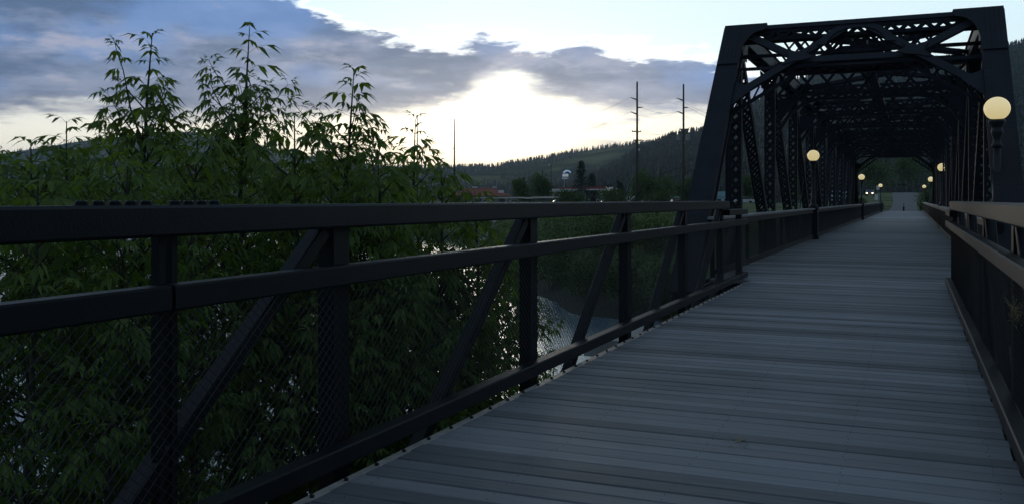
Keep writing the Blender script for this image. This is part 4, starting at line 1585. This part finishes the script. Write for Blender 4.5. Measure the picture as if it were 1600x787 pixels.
def car(o, yaw, label, paint, kind='car', lights=False, group='vehicles on the far bank'):
    fr = Frame(o, yaw)
    root = empty('parked_car' if not lights else 'moving_car', o, label, 'car', group)
    L, Wd = 4.4, 1.75
    prof = [(-2.2, .35), (-2.2, .80), (-1.35, .95), (-.75, 1.42), (.95, 1.45), (1.65, .98), (2.15, .88), (2.2, .35)]
    mb = MB()
    mb.prism([fr.p(u, -Wd / 2, z) for u, z in prof], fr.v * Wd)
    body = mb.build('body', paint, root)
    mb = MB()
    for s in (-1, 1):
        vv = s * (Wd / 2 + .012)
        mb.prism([fr.p(-1.2, vv, .95), fr.p(-.68, vv, 1.36), (fr.p(.9, vv, 1.38)), fr.p(1.45, vv, .97)], fr.v * (-.01 * s))
    mb.build('side_windows', M_GLASSD, body)
    mb = MB()
    mb.add([fr.p(-1.36, -.7, .965), fr.p(-1.36, .7, .965), fr.p(-.77, .65, 1.41), fr.p(-.77, -.65, 1.41)], [(0, 1, 2, 3)])
    for v_ in mb.v: pass
    mb.v = [tuple(Vector(v_) + Vector((0, 0, .012)) - fr.u * .012) for v_ in mb.v]
    mb.build('windscreen', M_GLASSD, body)
    for u in (-1.35, 1.35):
        for s in (-1, 1):
            c = fr.p(u, s * (Wd / 2 - .1), .33)
            MB().tube([c - fr.v * .12, c + fr.v * .12], .33, 12).build('wheel', M_TYRE, root)
    for s in (-1, 1):
        c = fr.p(-2.2, s * .62, .68)
        MB().tube([c - fr.u * .05, c], .13 if lights else .10, 10).build('headlight', M_LIGHT if lights else M_GLASSD, root)
    return root


# vehicles
def gp(px, d): return gpoint(px, d, 0.0)


car(Vector((-9.0, 232, ground_z(-9.0, 232) + .05)), R(90) - YAW, 'car with glowing headlights coming down the road beyond the bridge', M_CARG, lights=True)
car(gp(1056, 176), R(10), 'red and white car parked beside the bright white sign board', M_CARR)
car(gp(1162, 190), R(-15), 'white car seen between the first truss posts', M_CARW)
car(gp(948, 215), R(5), 'pale car under the right end of the canopy', M_CARW)
car(gp(1013, 178), R(0), 'white car in front of the broad tree right of the nearer pole', M_CARW)
for i, (px, lab) in enumerate(((760, 'white car behind the guard rail in front of the red roofed building'), (803, 'white car right of the red roofed building'), (872, 'white car at the left end of the canopy'))):
    car(gp(px, 246 if i < 2 else 232), R(3 * i), lab, M_CARW)
# bright board facing the river
o = gp(1045, 168); fr = Frame(o, R(0))
root = empty('sign_board', o, 'bright white lit sign board low on the grass between the two tall poles', 'sign')
mb = MB(); fr.box(mb, -.66, .66, 0.06, .22, .42, 1.12); mb.build('housing', M_INSUL, root)
mb = MB(); fr.box(mb, -.62, .62, 0.03, .058, .46, 1.08); mb.build('panel', M_BOARD, root)
for s_ in (-.5, .5):
    mb = MB(); fr.box(mb, s_ - .05, s_ + .05, .1, .2, -.3, .418); mb.build('leg', M_INSUL, root)
# flat-roofed kiosk behind it
o = gp(1052, 192); fr = Frame(o)
root = empty('low_kiosk', o, 'low kiosk with a pale blue flat roof behind the bright sign board', 'building')
mb = MB(); fr.box(mb, -1.3, 1.3, 0, 3, -.2, 1.9); mb.build('wall', M_TAN, root)
mb = MB(); fr.box(mb, -1.6, 1.6, -.3, 3.3, 1.9, 2.15); mb.build('roof', M_LBLUE, root)
mb = MB(); fr.box(mb, -.8, .6, -.03, -.002, .8, 1.6); mb.build('window', M_GLASSD, root)
# teal roofed building between end post and first vertical
o = gp(1130, 235); fr = Frame(o)
root = empty('teal_roof_building', o, 'building with a teal metal roof seen between the end post and the first truss post', 'building')
mb = MB(); fr.box(mb, -2.2, 2.4, 0, 6, -.3, 2.3); mb.build('wall', M_LBLUE, root)
mb = MB()
mb.prism([fr.p(-2.6, -.5, 2.25), fr.p(-2.6, 6.5, 2.25), fr.p(-2.6, 3, 3.6)], fr.u * 5.4)
mb.build('roof', M_TEAL, root)
for a_ in (-1.6, .3):
    mb = MB(); fr.box(mb, a_, a_ + 1.1, -.04, -.002, .7, 1.7); mb.build('window', M_GLASSD, root)
# loader with raised conveyor
o = gp(982, 200); fr = Frame(o)
root = empty('conveyor_loader', o, 'small white loader with a raised sloping conveyor, right of the price sign', 'machine')
mb = MB(); fr.box(mb, -.9, .6, 0, 1.4, .4, 1.1); mb.build('chassis', M_WHITE, root)
mb = MB(); fr.box(mb, -.35, .35, .1, 1.1, 1.1, 2.2); mb.build('cab', M_WHITE, root)
mb = MB(); fr.box(mb, -.2, .2, .06, .098, 1.4, 2.0); mb.build('window', M_GLASSD, root)
mb = MB(); mb.bar(fr.p(-.4, .6, .9), fr.p(2.6, .6, 3.0), .6, .18); mb.build('conveyor', M_GALV, root)
for s in (-.6, .4):
    c = fr.p(s, -.02, .35); MB().tube([c - fr.v * .1, c + fr.v * .1], .36, 10).build('wheel', M_TYRE, root)
# far road end: bollard, signs, barrier, van
root = empty('bollard', (-1.0, 131.5, 0), 'single dark bollard in the middle of the path at the road end', 'bollard')
zb = ground_z(-1, 131.5)
MB().lathe((-1.0, 131.5, zb), [(0.11, 0), (0.11, .9), (0.08, .98), (0.02, 1.02)], 12).build('post', M_IRON, root, True)
MB().lathe((-1.0, 131.5, zb), [(0.114, .72), (0.114, .84)], 12).build('reflective_band', M_GALV, root)
for i, (x, y, h, w, hh, lab) in enumerate([(-4.6, 140, 2.2, 0.42, 0.75, 'white sign plate on a thin post left of the road end'), (-5.4, 172, 3.3, 0.5, 0.7, 'smaller pale sign plate farther back beside the road')]):
    z = ground_z(x, y)
    root = empty('road_sign', (x, y, z), lab, 'sign', 'signs beside the road end')
    MB().tube([(x, y, z - .2), (x, y, z + h)], .035, 6).build('post', M_INSUL, root)
    MB().box(x - w / 2, x + w / 2, y - .05, y - .036, z + h - hh, z + h).build('plate', M_WHITE, root)
x, y = -7.6, 150; z = ground_z(x, y)
root = empty('concrete_barrier', (x, y, z), 'pale concrete barrier block below the car headlights', 'barrier')
mb = MB(); mb.prism([(x - .8, y - .3, z - .1), (x - .8, y + .3, z - .1), (x - .8, y + .12, z + .95), (x - .8, y - .12, z + .95)], (1.6, 0, 0)); mb.build('block', M_CONC, root)
# white van
o = Vector((-13.0, 190, ground_z(-13.0, 190))); fr = Frame(o, R(80) - YAW)
root = empty('white_van', o, 'pale blue-white van parked at the left of the road beyond the far portal', 'van')
mb = MB(); mb.prism([fr.p(u, -.95, z) for u, z in ((-2.5, .4), (-2.5, 1.1), (-1.9, 1.3), (-1.4, 2.2), (2.4, 2.25), (2.5, .4))], fr.v * 1.9); bd = mb.build('body', M_LBLUE, root)
mb = MB(); mb.add([fr.p(-1.93, -.8, 1.32), fr.p(-1.93, .8, 1.32), fr.p(-1.45, .75, 2.15), fr.p(-1.45, -.75, 2.15)], [(0, 1, 2, 3)]); mb.build('windscreen', M_GLASSD, bd)
for u in (-1.6, 1.6):
    for s in (-1, 1):
        c = fr.p(u, s * .85, .36); MB().tube([c - fr.v * .12, c + fr.v * .12], .36, 12).build('wheel', M_TYRE, root)

# ------------------------------------------------------------------ evening haze
hm = bpy.data.materials.new('haze_air')
hm.use_nodes = True
hn = hm.node_tree
for n_ in list(hn.nodes):
    if n_.type == 'BSDF_PRINCIPLED': hn.nodes.remove(n_)
pv = hn.nodes.new('ShaderNodeVolumePrincipled')
pv.inputs['Color'].default_value = (0.70, 0.87, 1.0, 1)
pv.inputs['Density'].default_value = HAZE
pv.inputs['Anisotropy'].default_value = 0.55
hn.links.new(pv.outputs[0], hn.nodes['Material Output'].inputs['Volume'])
hz = MB().box(-6500, 4500, -350, 6500, -20, 285)
tag(hz.build('haze', hm), kind='stuff')

# ------------------------------------------------------------------ sky, sun
SUN_AZ, SUN_EL = -24.8, 4.6                   # degrees from the bridge axis (+Y), negative = left
w = bpy.data.worlds.new('World')
sc.world = w
w.use_nodes = True
nt = w.node_tree
N, L = nt.nodes, nt.links
for n in list(N): N.remove(n)
out = N.new('ShaderNodeOutputWorld')
bg = N.new('ShaderNodeBackground')
L.new(bg.outputs[0], out.inputs[0])


def sock(x, i):
    if hasattr(x, 'is_linked') or isinstance(x, bpy.types.NodeSocket): L.new(x, i)
    else: i.default_value = x


def ma(op, a, b=0.0, c=0.0, clamp=False):
    n = N.new('ShaderNodeMath'); n.operation = op; n.use_clamp = clamp
    sock(a, n.inputs[0]); sock(b, n.inputs[1]); sock(c, n.inputs[2])
    return n.outputs[0]


def sstep(a, b, x):
    n = N.new('ShaderNodeMapRange'); n.interpolation_type = 'SMOOTHSTEP'
    n.inputs['From Min'].default_value = a; n.inputs['From Max'].default_value = b
    L.new(x, n.inputs['Value'])
    return n.outputs['Result']


def mixc(f, a, b, mode='MIX'):
    n = N.new('ShaderNodeMix'); n.data_type = 'RGBA'; n.blend_type = mode; n.clamp_factor = True
    sock(f, n.inputs[0])
    for v, i in ((a, 6), (b, 7)):
        if isinstance(v, tuple): n.inputs[i].default_value = (*v, 1)
        else: L.new(v, n.inputs[i])
    return n.outputs[2]


def scale(col, f):
    n = N.new('ShaderNodeVectorMath'); n.operation = 'SCALE'
    if isinstance(col, tuple): n.inputs[0].default_value = col
    else: L.new(col, n.inputs[0])
    sock(f, n.inputs['Scale'])
    return n.outputs[0]


def addv(a, b):
    n = N.new('ShaderNodeVectorMath'); n.operation = 'ADD'
    L.new(a, n.inputs[0]); L.new(b, n.inputs[1])
    return n.outputs[0]


def curve(x, x0, x1, pts, vmax):
    t = ma('DIVIDE', ma('SUBTRACT', x, x0), x1 - x0, clamp=True)
    n = N.new('ShaderNodeFloatCurve')
    c = n.mapping.curves[0]
    pts = [((a - x0) / (x1 - x0), v / vmax) for a, v in pts]
    while len(c.points) < len(pts): c.points.new(0.5, 0.5)
    for p, (a, v) in zip(c.points, pts): p.location = (a, v); p.handle_type = 'AUTO_CLAMPED'
    n.mapping.use_clip = False
    n.mapping.update()
    L.new(t, n.inputs['Value'])
    return ma('MULTIPLY', n.outputs[0], vmax)


tc = N.new('ShaderNodeTexCoord')
sep = N.new('ShaderNodeSeparateXYZ'); L.new(tc.outputs['Generated'], sep.inputs[0])
dx, dy, dz = sep.outputs
az = ma('MULTIPLY', ma('ARCTAN2', dx, dy), 57.2958)
el = ma('MULTIPLY', ma('ARCSINE', dz), 57.2958)


def nz3(sc_, off, detail=7, rough=0.55):
    m = N.new('ShaderNodeMapping')
    m.inputs['Scale'].default_value = sc_; m.inputs['Location'].default_value = off
    L.new(tc.outputs['Generated'], m.inputs['Vector'])
    n = N.new('ShaderNodeTexNoise'); n.inputs['Scale'].default_value = 1.0; n.inputs['Detail'].default_value = detail; n.inputs['Roughness'].default_value = rough
    L.new(m.outputs['Vector'], n.inputs['Vector'])
    return ma('SUBTRACT', n.outputs['Fac'], 0.5)


na = nz3((9, 9, 26), (3.1, 1.2, 0.4), 8, 0.6)            # edge billows
nb = nz3((5, 5, 34), (7.7, 2.2, 5.4), 6, 0.55)           # streaky body
nc = nz3((22, 22, 90), (1.7, 9.2, 2.4), 6, 0.6)          # fine puffs
nd = nz3((3.2, 3.2, 8), (4.4, 6.1, 1.0), 5, 0.5)         # overhead overcast

e_up = curve(az, -60, 20, [(-60, 15), (-42, 14.5), (-37, 12.6), (-33.5, 10.8), (-30, 9.9), (-26, 9.6), (-21, 9.4), (-17, 9.3), (-14, 8.9), (-12, 8.2), (-9, 7.2), (-5, 7.0), (0, 6.5), (20, 6)], 20)
e_lo = curve(az, -60, 20, [(-60, 4.1), (-52, 4.5), (-48, 4.6), (-44, 4.2), (-40, 4.6), (-36, 4.7), (-31, 4.7), (-28.5, 4.9), (-26.6, 5.5), (-25.2, 6.6), (-23.6, 7.0), (-22, 6.2), (-20, 5.6), (-17, 5.1), (-14, 4.7), (-10, 4.3), (0, 4), (20, 4)], 20)
elw = ma('ADD', el, ma('ADD', ma('MULTIPLY', na, 3.4), ma('MULTIPLY', nc, 3.4)))
m_up = sstep(-0.55, 0.75, ma('SUBTRACT', e_up, elw))
ellow = ma('ADD', el, ma('ADD', ma('MULTIPLY', nb, 3.2), ma('MULTIPLY', nc, 2.6)))
m_lo = sstep(-0.3, 1.3, ma('SUBTRACT', ellow, e_lo))
cloud_m = ma('MULTIPLY', m_up, m_lo)
# extra thin streaks low in the sky to the right of the sun
st = ma('MULTIPLY', sstep(-0.02, 0.10, nz3((9, 9, 60), (2.0, 5.0, 3.3), 6, 0.6)), ma('MULTIPLY', sstep(-22, -14, az), ma('MULTIPLY', sstep(2.4, 3.4, el), sstep(7.0, 5.6, el))))
cloud_m = ma('MAXIMUM', cloud_m, ma('MULTIPLY', st, 0.8))
# distance from the sun
daz = ma('SUBTRACT', az, SUN_AZ)
del_ = ma('SUBTRACT', el, SUN_EL)


def gauss(sa, se):
    q = ma('ADD', ma('POWER', ma('ABSOLUTE', ma('DIVIDE', daz, sa)), 2.0), ma('POWER', ma('ABSOLUTE', ma('DIVIDE', del_, se)), 2.0))
    return ma('EXPONENT', ma('MULTIPLY', q, -1.0))


g_core = gauss(5.0, 2.4)
g_mid = gauss(13, 4.0)
g_wide = gauss(26, 6.5)
# clear sky: Nishita base, paler towards the horizon
sky = N.new('ShaderNodeTexSky')
sky.sky_type = 'NISHITA'
sky.sun_disc = False
sky.sun_elevation = R(SUN_EL)
sky.sun_rotation = R(SUN_AZ)
sky.altitude = 900
sky.air_density, sky.dust_density = 1.0, 1.5
nish = scale(sky.outputs[0], 0.012)
clear = mixc(sstep(3.0, 9.5, el), (1.03, 1.02, 0.93), (0.74, 0.96, 1.06))
clear = addv(clear, nish)
clear = addv(clear, scale((1.0, 0.86, 0.58), ma('MULTIPLY', g_mid, 0.45)))
clear = addv(clear, scale((1.0, 0.90, 0.70), ma('MULTIPLY', g_core, 0.9)))
clear = addv(clear, scale((0.20, 0.15, 0.06), g_wide))
# clouds
puff = nz3((10, 10, 30), (6.6, 0.7, 2.9), 9, 0.62)
bodyf = sstep(-0.10, 0.12, ma('ADD', ma('MULTIPLY', puff, 0.75), ma('MULTIPLY', nb, 0.5)))
cloud = mixc(bodyf, (0.080, 0.150, 0.290), (0.275, 0.345, 0.515))
blue = sstep(0.0, 0.18, ma('ADD', nz3((6, 6, 15), (9.3, 4.0, 8.0), 5, 0.5), ma('MULTIPLY', sstep(6.0, 11.0, el), 0.05)))
cloud = mixc(ma('MULTIPLY', blue, 0.75), cloud, (0.140, 0.295, 0.640))
cloud = mixc(ma('MULTIPLY', sstep(0.05, 0.24, ma('ADD', puff, ma('MULTIPLY', nc, 0.4))), 0.7), cloud, (0.46, 0.46, 0.56))
# darker flat base of the cloud deck
cloud = mixc(ma('MULTIPLY', ma('MULTIPLY', sstep(7.5, 5.2, el), sstep(-0.1, 0.1, nb)), 0.55), cloud, (0.125, 0.170, 0.265))
cloud = addv(cloud, scale((0.42, 0.34, 0.26), ma('MULTIPLY', g_wide, 0.30)))
cloud = addv(cloud, scale((1.0, 0.86, 0.62), ma('MULTIPLY', g_mid, 0.26)))
cloud = addv(cloud, scale((1.0, 0.9, 0.7), ma('MULTIPLY', ma('MULTIPLY', g_core, 1.4), sstep(0.0, 0.2, nc))))
# pink lower fringe
fr_ = ma('MULTIPLY', sstep(1.9, 0.2, ma('SUBTRACT', ellow, e_lo)), sstep(12, 8, el))
cloud = addv(cloud, scale((0.16, 0.12, 0.09), fr_))
view = mixc(cloud_m, clear, cloud)
# bright rim along the sunlit upper edge
rim = ma('MULTIPLY', ma('MULTIPLY', m_up, ma('SUBTRACT', 1.0, m_up)), ma('MULTIPLY', sstep(-44, -34, az), 2.4))
view = addv(view, scale((0.9, 0.88, 0.82), rim))
# rest of the dome: dim evening overcast
dome = mixc(sstep(-0.15, 0.15, nd), (0.105, 0.165, 0.240), (0.185, 0.260, 0.355))
f_el = sstep(12.5, 22, el)
f_az = sstep(42, 75, ma('ABSOLUTE', ma('ADD', az, 24)))
f_dome = ma('MAXIMUM', f_el, f_az)
total = mixc(f_dome, view, dome)
L.new(total, bg.inputs['Color'])
bg.inputs['Strength'].default_value = 1.0

sd = bpy.data.lights.new('sun', 'SUN')
sd.energy = 0.18
sd.angle = R(10)
sd.color = (1.0, 0.90, 0.76)
so = bpy.data.objects.new('sun', sd)
COL.objects.link(so)
v = Vector((math.sin(R(SUN_AZ)) * math.cos(R(SUN_EL)), math.cos(R(SUN_AZ)) * math.cos(R(SUN_EL)), math.sin(R(SUN_EL))))
so.rotation_euler = v.to_track_quat('Z', 'Y').to_euler()

# ------------------------------------------------------------------ render settings
sc.view_settings.view_transform = 'Standard'
sc.view_settings.look = 'None'
sc.view_settings.exposure = 0.0
sc.view_settings.gamma = 1.0
sc.view_settings.use_curve_mapping = False
sc.cycles.use_denoising = True
sc.cycles.max_bounces = 6
sc.cycles.volume_bounces = 0
sc.cycles.diffuse_bounces = 3
sc.cycles.glossy_bounces = 3
sc.cycles.transmission_bounces = 3
sc.cycles.sample_clamp_indirect = 4
for o in bpy.data.objects:
    if '_org' in o: del o['_org']
